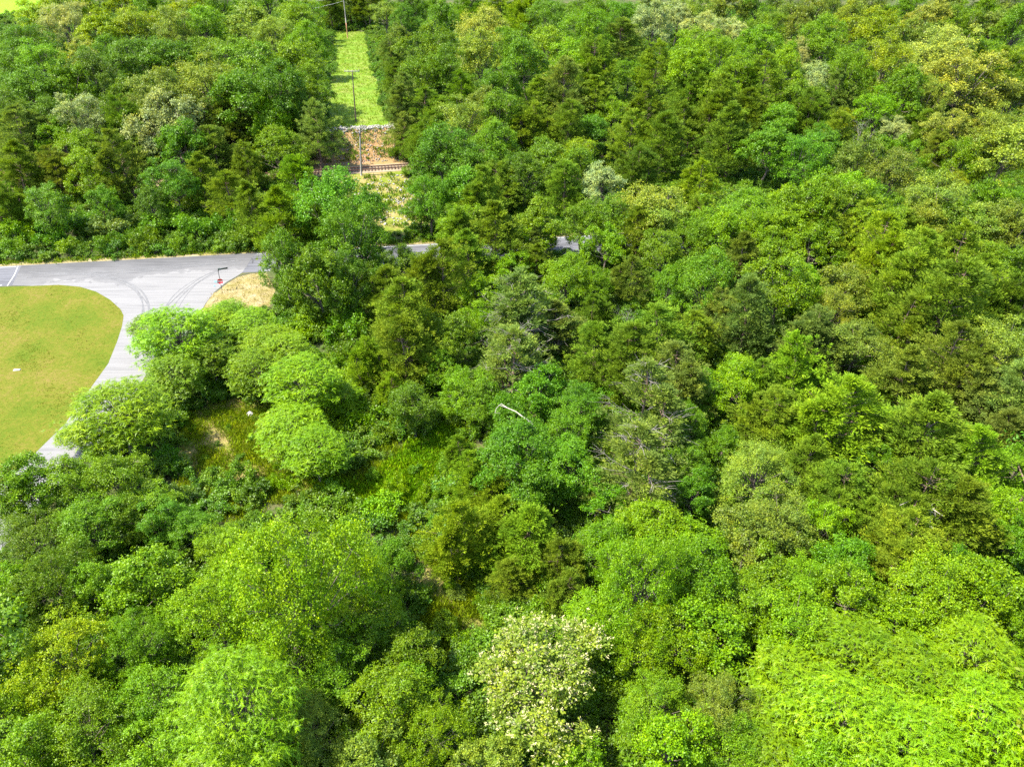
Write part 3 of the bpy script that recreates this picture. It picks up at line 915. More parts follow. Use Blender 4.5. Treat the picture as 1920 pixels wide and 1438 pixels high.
# ------------------------------------------------------------------ the trees, one line each: where its crown shows in the photograph, how wide, kind, tone [| label]
TREES = """
45 75 100 broad mid
72 42 70 broad yellow
110 22 80 broad yellow
165 12 75 broad yellow
225 10 75 broad gold
285 18 80 broad bright
345 15 80 broad yellow
405 8 75 broad bright
500 -5 80 broad lime
560 25 85 broad lime
575 28 60 broad bright
655 12 60 cedar darkolive | dark cedar closing the far end of the grass strip
620 18 55 cedar darkolive
690 15 55 cedar darkolive
130 52 90 broad white | pale silvery tree at the corner of the far bright field
195 62 80 broad yellow
260 52 85 broad yellow
330 62 80 broad pale
380 50 80 broad bright
145 105 75 broad cream
75 115 85 broad bright
20 120 80 broad bright
200 105 80 broad mid
265 112 100 dense dark
330 112 90 broad mid
465 45 125 broad pale | pale yellowish oak rising over the wood left of the grass strip
520 75 80 broad pale
400 105 90 broad mid
578 85 80 dense bright | bright dense tree leaning over the left edge of the grass strip
545 125 110 broad bright
572 165 85 dense mid
470 135 120 broad mid
385 155 120 broad pale
55 165 100 dense mid
120 170 90 broad mid
190 155 95 dense dark
245 180 90 broad mid
30 215 80 dense dark
95 215 80 dense dark
440 195 110 broad mid
520 185 110 dense dark
562 215 80 dense dark
310 190 110 broad pale
320 235 130 broad white | whitish silver-leaved tree among the oaks left of the grass strip
270 215 80 broad grey
160 225 90 broad white | small whitish tree left of the big silver-leaved one
115 265 80 broad bright
45 265 95 cedar greyolive | tall grey-green cedar at the left edge of the photo
150 285 80 broad bright
240 255 85 cedar olive
240 320 100 cedar brownolive | brown-tinged cedar over the hidden railway, left of centre
375 230 80 broad grey
430 240 85 cedar brownolive
410 290 85 cedar brownolive
500 235 90 dense lime
520 275 95 dense lime | smooth bright emerald tree beside the grey-green pointed cedar
595 262 85 cedar greyolive | pointed grey-green cedar at the left of the soil cutting
345 285 90 broad emerald
330 345 85 broad emerald
170 330 80 broad bright
115 330 70 cedar brownolive
35 330 80 cedar olive
465 320 70 cedar darkolive
380 350 70 cedar darkolive
430 375 70 cedar olive
285 380 70 broad dark
190 385 70 broad emerald
20 395 75 cedar olive
90 395 80 broad emerald
150 415 80 shrub emerald
95 440 75 shrub emerald
30 440 70 shrub bright
210 425 75 shrub greyolive
250 440 65 shrub emerald
310 415 85 shrub emerald
365 430 75 shrub emerald
420 425 80 shrub emerald
455 445 60 shrub mid
280 450 60 shrub mid
340 455 55 shrub mid
195 455 60 shrub mid
130 462 50 shrub bright
20 465 50 shrub bright
632 368 125 broad:15 emerald | blue-green round tree in front of the lowest power pole
690 405 78 broad emerald
552 390 95 cedar:13 brightolive | bright olive feathery cedar behind the stop sign
535 445 95 cedar:13 brightolive
600 440 90 cedar olive
655 450 110 broad:13 emerald
690 484 66 broad emerald
530 490 85 broad:11 emerald
595 520 110 broad:11 mid | dark-skirted tree right of the straw-coloured ground
650 530 100 dense:10 dark
700 520 80 broad dark
540 565 60 shrub mid
590 600 80 shrub mid
640 610 90 shrub emerald
560 620 70 shrub bright
665 655 70 shrub mid
755 42 55 dense emerald | rounded vine-covered tree at the far right corner of the grass strip
722 30 50 broad pale
748 75 55 broad pale
700 -10 60 cedar olive
738 105 45 cedar greyolive
740 150 45 cedar darkolive
762 198 65 cedar greyolive | grey cedar hugging the right edge of the grass strip
808 100 105 broad mid | large leafy oak at the right of the grass strip
840 130 100 broad mid
790 150 85 dense mid
755 250 60 cedar greyolive
745 285 45 shrub emerald
795 215 75 cedar olive
800 270 85 cedar olive
870 85 55 dead grey | bare grey tree standing behind the large leafy oak
820 50 70 broad bright
910 60 85 broad cream
880 15 60 cedar brightolive
940 20 65 cedar brightolive
985 35 65 cedar brightolive
905 110 100 broad pale
965 95 80 broad mid
990 130 90 broad emerald
940 160 80 broad emerald
870 185 65 cedar brightolive
905 200 90 broad grey
860 230 120 broad pale | tall silvery tree below the large oak, right of the soil cutting
830 285 110 broad emerald
880 300 100 broad emerald
940 230 90 broad mid
925 285 100 dense mid
1030 95 85 broad lime
1095 60 85 broad bright
1070 120 80 broad lime
1030 25 75 broad mid
1100 20 75 broad mid
1165 35 75 broad emerald
1230 15 75 broad grey
1225 55 80 broad white
1160 80 70 cedar brownolive
1010 190 65 cedar olive
1055 195 85 cedar greyolive
1120 190 75 cedar olive
1110 140 75 cedar olive
1180 135 60 dense bright | narrow bright tree standing among cedars near the top middle
1225 140 70 cedar olive
1000 245 80 cedar olive
1060 255 80 cedar darkolive
1110 240 70 broad emerald
1150 225 65 broad bright
1215 215 80 cedar olive
1180 270 80 cedar olive
1240 280 90 cedar olive
1030 300 90 broad mid
1092 283 65 broad gold | small golden-leaved tree among green ones, upper middle
980 330 90 dense dark
805 382 90 dense emerald | dark bushy tree right of the stony gap by the railway
790 400 55 broad emerald
870 355 100 broad emerald
930 350 80 cedar olive
910 395 90 cedar olive | tall olive cedar rising just behind the old road
860 430 80 broad bright
1000 390 95 broad bright
1000 442 75 broad lime
1060 360 80 cedar olive
1080 320 80 broad mid
1130 340 85 broad white | silvery windblown tree above the hidden road, centre right
1190 335 80 cedar darkolive
1085 415 80 broad mid
1140 395 100 broad mid
1210 380 120 broad pale
1240 420 100 broad pale
856 448 78 cedar olive | tall olive cedar just right of the visible strip of old road
930 450 110 cedar olive
880 495 90 cedar olive
1000 470 60 cedar greyolive
1300 25 70 broad pale
1360 12 75 broad grey
1425 8 75 broad mid
1490 15 80 broad grey
1560 20 80 broad pale
1630 12 75 broad grey
1700 18 80 broad mid
1770 10 80 broad grey
1840 18 80 broad mid
1900 10 80 broad grey
1270 40 60 broad white
1320 52 70 broad white | white-leaved tree in the pale band at the top, right of centre
1375 62 60 broad white
1440 45 75 broad mid
1510 50 80 broad grey
1425 85 95 dense lime | round bright lime tree near the top, right of centre
1300 90 90 broad lime
1290 135 90 broad lime
1350 110 80 broad bright
1385 140 80 broad bright
1540 85 100 dense mid | dark rounded tree right of the round lime one
1590 45 80 broad pale
1640 60 105 broad gold
1650 125 110 broad gold | broad golden-green oak near the upper right
1710 75 80 broad grey
1740 45 80 broad cream
1800 50 80 broad mid
1860 50 80 broad grey
1905 60 80 broad mid
1775 95 120 broad cream | tall cream-tinted tree near the upper right corner
1800 165 130 broad cream
1850 105 80 broad mid
1905 115 75 broad gold
1870 150 60 cedar olive
1900 185 80 broad grey
1500 105 60 broad white
1530 145 75 broad white
1470 130 70 broad bright
1590 140 90 broad bright
1690 175 105 broad mid
1705 155 60 broad white
1740 200 80 broad pale
1430 160 95 cedar olive
1350 175 80 broad bright
1300 185 80 cedar olive
1340 225 90 cedar olive
1395 225 80 cedar olive
1285 250 80 cedar darkolive
1370 275 90 cedar darkolive
1460 225 75 broad emerald
1500 190 80 broad mid
1515 230 75 cedar olive
1560 190 65 cedar greyolive
1585 225 50 broad yellow | small yellow-topped tree beside the bare grey tree, upper right
1610 265 70 dead grey | bare pale tree with forked grey branches, upper right
1640 215 75 broad bright
1675 245 55 broad white | small white-leaved tree right of the bare forked one
1570 260 65 cedar olive
1440 285 90 broad emerald
1500 290 100 broad emerald
1540 275 70 broad emerald
1630 285 80 broad mid
1690 290 80 broad bright
1730 250 60 cedar olive
1760 285 60 cedar brownolive
1790 240 90 broad cream
1800 305 80 broad bright
1860 235 100 broad pale
1890 290 120 broad pale | big pale oak with a dark hollow below it, right edge
1840 320 70 broad mid
1310 350 65 cedar brightolive | narrow light cedar right of the silvery windblown tree
1290 410 75 cedar olive
1365 355 95 broad bright
1430 345 100 broad bright
1490 345 110 broad lime
1550 335 110 broad lime
1610 315 100 broad grey
1670 325 100 broad grey
1720 345 110 broad pale
1785 352 55 dense gold | small round golden tree at the right of the wood
1760 395 110 broad pale
1840 370 90 broad mid
1890 385 90 broad bright
1350 410 100 broad bright
1420 410 110 broad bright
1490 410 120 broad bright
1560 400 110 broad mid
1620 390 90 broad mid
1680 410 90 broad bright
1820 430 100 broad pale
1890 440 100 broad grey
1440 465 90 broad mid
1520 470 90 broad mid
1600 445 90 cedar olive
1690 450 90 cedar olive
1640 490 110 cedar brightolive
1240 480 80 broad mid
1135 460 80 broad bright
1290 440 90 broad mid
1340 450 95 broad bright
1405 445 95 broad bright
1470 440 95 broad mid
1535 440 95 cedar olive
1640 440 95 broad bright
1735 430 95 broad pale
1790 425 95 broad mid
1850 425 95 broad grey
1905 420 90 broad bright
1000 500 60 cedar olive
960 500 70 broad bright
1300 460 80 broad mid
1195 455 75 cedar olive
1130 460 70 broad mid
1320 540 110 dense emerald | dense emerald tree in the middle of the right half
1255 530 80 broad emerald
1395 500 90 cedar brownolive
1465 545 120 broad bright
1510 540 90 broad bright
1580 530 110 broad grey | pale grey-green rounded tree left of the olive cedar stand
1560 590 90 broad pale
1400 610 105 cedar greyolive
1340 600 80 cedar greyolive
1515 640 105 cedar greyolive
1605 640 110 broad grey
1700 545 130 cedar olive
1780 510 120 cedar olive
1760 590 150 cedar olive | wide olive cedar in the cedar stand at right
1830 560 110 cedar olive
1680 620 110 cedar olive
1845 490 80 dense mid
1900 510 90 broad dark
1890 570 80 cedar olive
1690 715 110 cedar brownolive
1770 700 120 cedar brownolive | brownish cedar in front of the olive stand at right
1830 650 90 cedar olive
1880 660 120 broad pale | pale-topped tree at the right edge, midway down
1830 740 110 cedar greyolive
1890 760 110 cedar greyolive
1370 720 100 dense lime | vivid emerald tree tucked between grey cedars, right of centre
1320 740 80 broad emerald
1430 720 80 cedar olive
1500 700 110 cedar brightolive
1575 780 160 cedar brightolive | broad bright olive cedar with a pointed top, right of centre
1640 730 70 dense dark
1680 790 70 broad emerald
1640 870 80 broad emerald
1425 880 170 big pale | big pale round-headed tree, right of the half-bare cedars
1350 840 70 broad mid
1510 880 90 cedar olive
1740 830 160 cedar olive | wide olive cedar above the heap of dead branches
1820 870 120 cedar brightolive
1870 820 80 cedar greyolive
1905 880 80 broad emerald
1290 870 80 broad emerald
1300 930 90 broad emerald
765 622 120 cedar olive
730 560 80 cedar olive
830 540 110 cedar olive
760 665 120 cedar olive | leaning olive cedar above the dark bush, left of centre
690 690 80 cedar brightolive
840 620 100 broad mid
815 690 80 broad emerald
895 545 85 broad lime
905 600 85 broad lime | upright bright green tree left of the half-bare cedar
985 585 150 tired greyolive | half-bare grey cedar in the centre of the photo
960 680 140 tired greyolive
1050 620 90 cedar greyolive
1110 540 70 dense lime | lime green tree just right of the half-bare centre cedar
1110 600 70 cedar olive
1180 530 75 cedar brownolive
1190 610 70 dead grey
1110 680 90 cedar olive
1235 650 130 cedar olive
1290 640 90 cedar olive
1180 700 110 cedar olive
1265 720 120 cedar greyolive
1200 790 150 tired greyolive | half-bare grey cedar behind the big pale round-headed tree
1190 880 170 tired greyolive | half-bare cedar with a tangle of pale twigs low down
1280 800 90 dense emerald
875 730 90 broad bright
905 760 80 broad mid
1010 740 110 broad emerald
1080 760 100 broad emerald
960 790 90 broad emerald
1060 820 90 broad emerald
975 860 150 dense emerald | spreading deep green tree below the white fallen branch
1060 880 110 dense emerald
1000 920 110 broad emerald
1120 940 80 broad emerald
775 770 85 dense dark | compact dark green bush at the head of the weedy clearing
735 735 55 cedar brightolive
690 775 85 shrub bright
645 790 70 shrub bright
730 805 60 shrub mid
820 720 60 shrub bright
870 850 65 cedar brightolive
880 905 80 cedar brightolive
915 935 90 cedar brightolive
830 770 45 shrub bright
660 700 60 shrub lime
330 640 130 locust lime | feathery bright tree overhanging the pale side road
290 625 80 locust bright
395 612 92 locust lime
335 705 95 locust mid
430 592 78 locust lime
475 610 95 locust lime
395 672 90 locust bright
505 645 90 locust lime
540 670 90 locust bright
570 725 130 locust lime | tall feathery lime tree at the top of the weedy clearing
555 800 120 locust lime
590 850 110 locust bright
640 740 70 locust bright
625 680 60 shrub mid
215 775 165 locust lime | yellow-tipped feathery tree at the lawn corner beside the side road
140 815 60 locust bright
450 890 65 shrub emerald | round green bush alone in the weedy clearing
310 860 60 shrub emerald
430 800 14 shrub emerald
472 822 16 shrub emerald
408 832 12 shrub emerald
492 846 16 shrub bright
450 856 20 shrub emerald
520 870 26 shrub bright
385 858 18 shrub bright
362 805 18 shrub emerald
478 785 16 shrub mid
462 745 20 shrub bright
505 905 40 shrub bright
545 905 45 shrub lime
400 880 22 shrub lime
640 915 30 shrub bright
700 890 36 shrub emerald
745 915 60 shrub lime
715 950 75 shrub lime
660 945 50 shrub lime
780 880 30 shrub emerald
800 930 50 shrub bright
60 915 120 broad bright
20 940 100 broad mid
150 905 110 broad bright
230 915 110 broad bright
295 955 85 broad mid
358 990 85 broad emerald
432 1015 78 broad bright
60 1005 150 big mid
165 985 120 broad mid
250 965 100 broad mid
320 985 85 broad emerald
100 1100 165 big mid
205 1100 120 broad bright
10 1120 120 broad bright
430 1030 140 big bright
560 1085 290 big:14 bright | huge bright spreading tree filling the lower left middle
400 1150 200 big bright
680 1110 150 big bright
735 1060 90 broad emerald | deep green tree with black shade under its right side
540 1210 190 big bright
690 1190 120 broad mid
120 1230 210 big yellow
250 1200 150 big bright
20 1330 170 big bright
150 1370 210 big bright
290 1310 190 big bright
300 1410 150 broad bright
450 1330 210 locust:11 lime
390 1420 150 locust lime
40 1430 150 broad bright
640 1270 140 broad mid
590 1370 190 big pale
720 1320 150 broad bright
690 1430 150 broad pale
500 1420 140 broad bright
780 1215 95 broad mid
770 1290 120 broad bright
815 1370 150 big bright
835 1170 60 shrub mid
860 1010 115 cedar brightolive | bushy bright cedar left of the twin one, lower middle
985 1010 115 cedar brightolive | rounded bright cedar behind the cream flowering tree
945 985 90 cedar brightolive
1045 1060 90 cedar olive
920 1050 60 cedar brightolive
1060 1110 80 cedar darkolive
960 1090 70 cedar olive
850 1080 60 shrub bright
900 1130 40 shrub mid
855 1110 36 shrub grey
870 1200 50 shrub lime
1015 1275 270 flower pale | large tree covered in cream blossom at the bottom middle
930 1430 130 broad pale
1080 1430 120 broad bright
1130 1010 130 dense bright
1210 990 120 dense bright
1290 1010 120 broad bright
1190 1090 220 big:11 bright
1290 1100 150 dense bright
1120 1160 110 broad bright
1230 1210 190 big bright
1320 1190 150 broad bright
1400 1010 120 broad grey
1470 980 110 broad grey
1450 1070 120 broad mid
1230 1320 190 big mid
1350 1320 160 big grey
1250 1400 170 broad bright
1370 1390 140 broad mid
1540 990 100 broad bright
1580 1050 110 broad emerald
1510 1100 120 broad bright
1400 1150 130 broad bright
1490 1180 140 broad lime
1600 1130 130 broad bright
1700 960 150 cedar olive
1690 1030 140 cedar olive | low olive cedar below the heap of dead branches
1790 980 130 cedar olive
1620 970 80 cedar olive
1860 960 110 broad bright
1900 1010 100 broad emerald
1800 1060 110 broad emerald
1740 1110 150 broad lime
1680 1170 130 broad lime
1840 1130 150 broad lime
1910 1160 120 broad lime
1490 1290 170 locust lime | feathery bright tree filling the lower right
1600 1240 170 locust lime
1580 1360 200 locust lime
1450 1390 150 locust bright
1710 1280 180 locust lime
1700 1400 190 locust lime
1820 1240 160 locust lime
1900 1290 150 locust lime
1830 1370 190 locust lime
1530 1430 150 broad bright
1920 1420 150 locust lime
"""
OPEN_PX = [  # where the photograph shows open ground
    [(-40, 495), (250, 480), (490, 470), (500, 512), (520, 560), (430, 560), (330, 590), (280, 690), (150, 880), (-60, 900)],
    [(610, 245), (622, 60), (690, 60), (712, 150), (735, 245), (748, 330), (640, 330), (625, 290)],
    [(690, 330), (745, 330), (775, 455), (730, 400)],
    [(350, 790), (430, 760), (500, 780), (520, 850), (600, 900), (690, 880), (760, 850), (850, 800), (860, 860), (800, 960), (560, 930), (390, 890), (330, 850)],
    [(820, 1080), (890, 1080), (900, 1120), (860, 1200), (810, 1160)],
    [(-40, -40), (74, -40), (64, 24), (-40, 32)],
]
SPEC = {  # kind: height over width, crown centre over height, least and greatest height, aspect of its silhouette
    'big': (1.05, 0.6, 6, 16, 0.9), 'broad': (1.12, 0.6, 3.0, 15, 0.95), 'dense': (1.12, 0.58, 2.0, 14, 0.95), 'locust': (1.0, 0.62, 3, 13, 0.8),
    'cedar': (1.2, 0.47, 1.8, 13, 1.1), 'tired': (1.1, 0.48, 4, 13, 1.1), 'flower': (0.82, 0.58, 5, 14, 1.0),
    'shrub': (0.72, 0.45, 0.25, 4, 0.75), 'dead': (1.25, 0.6, 4, 11, 1.0)}
NAME = {'broad': 'broadleaf_tree', 'big': 'broadleaf_tree', 'dense': 'broadleaf_tree', 'locust': 'feathery_tree', 'cedar': 'cedar_tree', 'tired': 'cedar_tree',
        'flower': 'flowering_tree', 'shrub': 'shrub', 'dead': 'dead_tree'}

rows = []
for line in TREES.strip().splitlines():
    a, _, lab = line.partition('|')
    x, y, wd, kd, tn = a.split()
    kd, _, hh_ = kd.partition(':')
    rows.append([float(x), float(y), float(wd), kd, tn, lab.strip(), float(hh_) if hh_ else None])

# where the list leaves gaps, more trees of the kind that stands nearest in the photograph
gx, gy = np.meshgrid(np.arange(0, 1921, 10), np.arange(0, 1441, 10))
cov = np.zeros(gx.shape, bool)


def cover(x, y, wd, asp, k=0.9):
    global cov
    cov |= ((gx - x) / (wd / 2 * k)) ** 2 + ((gy - y) / (wd / 2 * asp * k)) ** 2 < 1


opn = np.zeros(gx.shape, bool)
for P in OPEN_PX:
    opn |= inpoly(gx, gy, P)
cov |= opn
for x, y, wd, kd, tn, lab, _h in rows:
    cover(x, y, wd, SPEC[kd][4], 1.12)
big = [q for q in rows if q[2] > 40]
n_fill = 0
for yy in range(1430, -1, -10):
    for xx in sorted(range(0, 1921, 10), key=lambda v: (v * 7919) % 1931):
        if cov[yy // 10, xx // 10]: continue
        near = min(big, key=lambda q: (q[0] - xx) ** 2 + ((q[1] - yy) * 1.3) ** 2)
        wd = float(np.interp(yy, [0, 200, 500, 900, 1400], [62, 76, 92, 120, 150])) * random.uniform(0.85, 1.1)
        kd = near[3] if near[3] in ('broad', 'dense', 'cedar', 'locust') else ('cedar' if near[3] == 'tired' else 'broad')
        el = ((gx - xx) / (wd * 0.4)) ** 2 + ((gy - yy) / (wd * 0.4)) ** 2 < 1
        if (~cov[el]).mean() < 0.5: continue
        if opn[((gx - xx) / (wd * 0.75)) ** 2 + ((gy - yy) / (wd * 0.75)) ** 2 < 1].any(): continue
        rows.append([xx, yy, wd, kd, near[4] if near[4] not in ('white', 'cream', 'gold') else 'mid', '', None])
        cover(xx, yy, wd, SPEC[kd][4], 1.1)
        n_fill += 1
print('trees', len(rows), 'fill', n_fill, file=sys.stderr)
open('/tmp/fill.txt', 'w').write('%d %d %s' % (len(rows), n_fill, {k: sum(q[3] == k for q in rows) for k in SPEC}))


for k_ in TONES: TONES[k_] = tuple(np.array(TONES[k_]) * WARM)


def tonecol(tn, amt=0.16):
    c = np.array(TONES[tn])
    k = 1 + random.uniform(-amt, amt)
    h = random.uniform(-0.12, 0.12)
    return (float(c[0] * k * (1 + h)), float(c[1] * k), float(c[2] * k * (1 - h)), 1.0)


PLACED = []


def place_tree(x, y, wd, kd, tn, lab, HH=None):
    rt_, fc, h0, h1, asp = SPEC[kd]
    rad = 4.0
    if kd in ('broad', 'dense'): wd *= 1.2
    if kd == 'locust': wd *= 1.12
    if kd in ('cedar', 'tired'): wd *= 1.22
    for _ in range(6):
        H = HH or min(max(rt_ * 2 * rad, h0), h1)
        p, dep = at(x, y, fc * H)
        rad = wd * dep / F / 2
    H *= 1 if HH else random.uniform(0.9, 1.14)
    dr = float((PN - p[:2]) @ rn)
    if -1.5 < dr < RW + 1.5 and kd != 'shrub':      # never in the roadway: beside it
        p[:2] = p[:2] - rn * ((RW + 2.0 - dr) if dr > RW * 0.35 or x > 1000 else (dr - 2.5) * 0 - 1.8 - max(dr, 0))
        p[2] = float(gz(p[0], p[1]))
    for _ in range(30):                                # nor on the grass strip
        if not inpoly(np.array([p[0]]), np.array([p[1]]), mead)[0]: break
        mid_ = np.interp(p[1], [145, 258], [-29.6, -52.3])
        p[0] += 0.8 if p[0] > mid_ else -0.8
        p[2] = float(gz(p[0], p[1]))
    pr = random.choice(PROTO[kd])
    name = NAME[kd]
    o = empty(name, tuple(p), random.uniform(0, 6.283))
    sx = rad / pr['R']
    o.scale = (sx * random.uniform(0.88, 1.12), sx * random.uniform(0.88, 1.12), H / pr['H'])
    o.rotation_euler[0] = random.gauss(0, 0.05)
    o.rotation_euler[1] = random.gauss(0, 0.05)
    if 'crown' in pr:
        c = link('crown', pr['crown'], o)
        c.color = tonecol(tn)
    t = link('trunk', pr['trunk'], o)
    t.color = (1, 1, 1, 1)
    if 'bare' in pr: link('bare_branches', pr['bare'], o)
    if 'blossoms' in pr: link('blossoms', pr['blossoms'], o)
    PLACED.append(dict(o=o, x=x, y=y, w=wd, kd=kd, tn=tn, lab=lab, p=p, H=H, rad=rad))


for q in rows:
    place_tree(*q)

# ------------------------------------------------------------------ labels: what it looks like, and where it stands by things one can find
LAND = [(670, 150, 'the grass strip'), (690, 290, 'the soil cutting'), (413, 530, 'the stop sign'), (100, 650, 'the mown lawn'), (250, 500, 'the road junction'),
        (430, 830, 'the weedy clearing'), (1030, 1290, 'the cream blossom tree'), (1092, 283, 'the small golden tree'), (1610, 260, 'the bare forked tree'),
        (960, 775, 'the white fallen branch'), (1755, 950, 'the dead branch heap'), (985, 590, 'the half-bare centre cedar'), (1425, 880, 'the big pale round tree'),
        (775, 770, 'the dark bush'), (1425, 85, 'the round lime tree'), (320, 235, 'the silver-leaved tree'), (30, 12, 'the far bright field'),
        (1540, 85, 'the dark rounded tree'), (1785, 352, 'the round golden tree'), (1775, 110, 'the tall cream tree'), (1320, 540, 'the dense emerald tree'),
        (1575, 780, 'the pointed olive cedar'), (1760, 590, 'the olive cedar stand'), (790, 100, 'the large leafy oak'), (215, 770, 'the yellow-tipped tree'),
        (860, 1100, 'the small grassy gap'), (720, 1210, 'the black shade hollow'), (270, 1000, 'the lower-left dark gap'), (1530, 1300, 'the lower-right feathery tree'),
        (1130, 340, 'the windblown silvery tree'), (240, 320, 'the brown-tinged cedar'), (770, 470, 'the visible old road')]
TW = {'mid': 'mid-green', 'dark': 'dark green', 'emerald': 'deep emerald', 'bright': 'bright green', 'lime': 'lime green', 'yellow': 'yellow-green', 'pale': 'pale green',
      'white': 'silvery white', 'grey': 'grey-green', 'gold': 'golden green', 'cream': 'cream-tinged', 'olive': 'olive', 'darkolive': 'dark olive', 'greyolive': 'greyish olive',
      'brightolive': 'bright olive', 'brownolive': 'brownish olive'}
KW = {'broad': 'leafy tree', 'big': 'large leafy tree', 'dense': 'dense tree', 'locust': 'feathery tree', 'cedar': 'cedar', 'tired': 'half-bare cedar', 'flower': 'flowering tree', 'shrub': 'shrub', 'dead': 'bare dead tree'}
CAT = {'shrub': 'shrub'}
GRP = {'broad': 'broad-leaved trees of the wood', 'big': 'broad-leaved trees of the wood', 'dense': 'broad-leaved trees of the wood', 'locust': 'feathery light-leaved trees', 'cedar': 'cedars of the wood', 'tired': 'cedars of the wood',
       'flower': 'cream flowering trees', 'shrub': 'shrubs and low bushes', 'dead': 'bare dead trees'}
ORD = ['nearest', 'second nearest', 'third nearest', 'fourth nearest', 'fifth nearest', 'sixth nearest', 'seventh nearest', 'eighth nearest', 'ninth nearest', 'tenth nearest', 'eleventh nearest', 'twelfth nearest']
buckets = {}
for T_ in PLACED:
    o = T_['o']
    o['category'] = CAT.get(T_['kd'], 'tree')
    o['group'] = GRP[T_['kd']]
    if T_['lab']:
        o['label'] = T_['lab']
        continue
    best = min(LAND, key=lambda l: math.hypot(l[0] - T_['x'], (l[1] - T_['y']) * 1.2))
    dx, dy = T_['x'] - best[0], T_['y'] - best[1]
    ang = math.degrees(math.atan2(-dy, dx)) % 360
    d8 = ['right of', 'behind and right of', 'behind', 'behind and left of', 'left of', 'in front and left of', 'in front of', 'in front and right of'][int((ang + 22.5) // 45) % 8]
    buckets.setdefault((TW[T_['tn']], KW[T_['kd']], d8, best[2]), []).append((math.hypot(dx, dy), T_))
for (tw, kw, d8, nm), L in buckets.items():
    L.sort(key=lambda q: q[0])
    for k, (_, T_) in enumerate(L):
        head = (tw + ' ' + kw) if len(L) == 1 else (ORD[min(k, 11)] + ' ' + tw + ' ' + kw)
        T_['o']['label'] = f'{head} {d8} {nm}'


# ------------------------------------------------------------------ low growth and the woods beyond the frame: countless, each one object
clear_world = [main_poly, [tuple(q) for q in lawn_w + [tuple(last), (last[0] - 60, last[1]), (-160, 20), (-160, 74), w(-60, 541)]], jn, clear1, clear2, mead, straw_poly,
               [ut(ub0 + 1, T0 + 14), ut(ub1, T0 + 14), ut(ub1 + 2, T0 - 4), ut(ub0 - 2, T0 - 4)],
               [ut(ub0 + 4, T0 - 3.6), ut(ub1, T0 - 3.6), ut(ub1 + 2, T0 - 30), ut(ub0 + 9, T0 - 30)], fld,
               [ut(ub0 - 60, T0 - 1.5), ut(ub1 + 8, T0 - 1.5), ut(ub1 + 8, T0 + 1.5), ut(ub0 - 60, T0 + 1.5)]]


def openground(x, y):
    m = np.zeros(x.shape, bool)
    for P in clear_world: m |= inpoly(x, y, P)
    return m


def scatter(name, pts, rot, scl, idx, tone, protos, label):
    m = bpy.data.meshes.new(name)
    m.vertices.add(len(pts))
    m.vertices.foreach_set('co', np.asarray(pts, np.float32).ravel())
    for nm, ty, ky, v in (('rot', 'FLOAT_VECTOR', 'vector', rot), ('scl', 'FLOAT_VECTOR', 'vector', scl), ('idx', 'INT', 'value', idx), ('tone', 'FLOAT_COLOR', 'color', tone)):
        at_ = m.attributes.new(nm, ty, 'POINT')
        at_.data.foreach_set(ky, np.asarray(v, np.int32 if ty == 'INT' else np.float32).ravel())
    col = bpy.data.collections.new(name + '_sources')
    for k, pm in enumerate(protos):
        col.objects.link(bpy.data.objects.new('%s_source_%02d' % (name, k), pm))
    ng = bpy.data.node_groups.new(name, 'GeometryNodeTree')
    ng.interface.new_socket('Geometry', in_out='INPUT', socket_type='NodeSocketGeometry')
    ng.interface.new_socket('Geometry', in_out='OUTPUT', socket_type='NodeSocketGeometry')
    gi, go = ng.nodes.new('NodeGroupInput'), ng.nodes.new('NodeGroupOutput')
    ip = ng.nodes.new('GeometryNodeInstanceOnPoints')
    ci = ng.nodes.new('GeometryNodeCollectionInfo')
    ci.inputs['Collection'].default_value = col
    ci.inputs['Separate Children'].default_value = True
    ci.inputs['Reset Children'].default_value = True

    def attr(nm, ty):
        n = ng.nodes.new('GeometryNodeInputNamedAttribute')
        n.data_type = ty
        n.inputs['Name'].default_value = nm
        return n.outputs['Attribute']
    e2r = ng.nodes.new('FunctionNodeEulerToRotation')
    ng.links.new(attr('rot', 'FLOAT_VECTOR'), e2r.inputs[0])
    ng.links.new(gi.outputs[0], ip.inputs['Points'])
    ng.links.new(ci.outputs[0], ip.inputs['Instance'])
    ip.inputs['Pick Instance'].default_value = True
    ng.links.new(attr('idx', 'INT'), ip.inputs['Instance Index'])
    ng.links.new(e2r.outputs[0], ip.inputs['Rotation'])
    ng.links.new(attr('scl', 'FLOAT_VECTOR'), ip.inputs['Scale'])
    ng.links.new(ip.outputs[0], go.inputs[0])
    o = link(name, m)
    md = o.modifiers.new('scatter', 'NODES')
    md.node_group = ng
    return tag(o, label, kind='stuff')


def joined(build, mat, bark, name):
    """leaves and stems in one mesh, for the scattered masses"""
    (V, Q, t), g, _ = build
    gv, gq = np.concatenate(g.V), np.concatenate([q for q in g.Q if len(q)])
    return mk_mesh(name, np.concatenate((V, gv)), np.concatenate((Q, gq + len(V))), None, (mat, bark),
                   np.concatenate((t, np.zeros(len(gv)))), mi=np.concatenate((np.zeros(len(Q)), np.ones(len(gq)))))


def tones_for(r, n, names, p=None, amt=0.2):
    c = np.array([TONES[k] for k in names])[r.choice(len(names), n, p=p)]
    k = 1 + r.uniform(-amt, amt, (n, 1))
    h = r.uniform(-0.12, 0.12, n)
    c = c * k
    c[:, 0] *= 1 + h
    return np.c_[c, np.ones(n)]


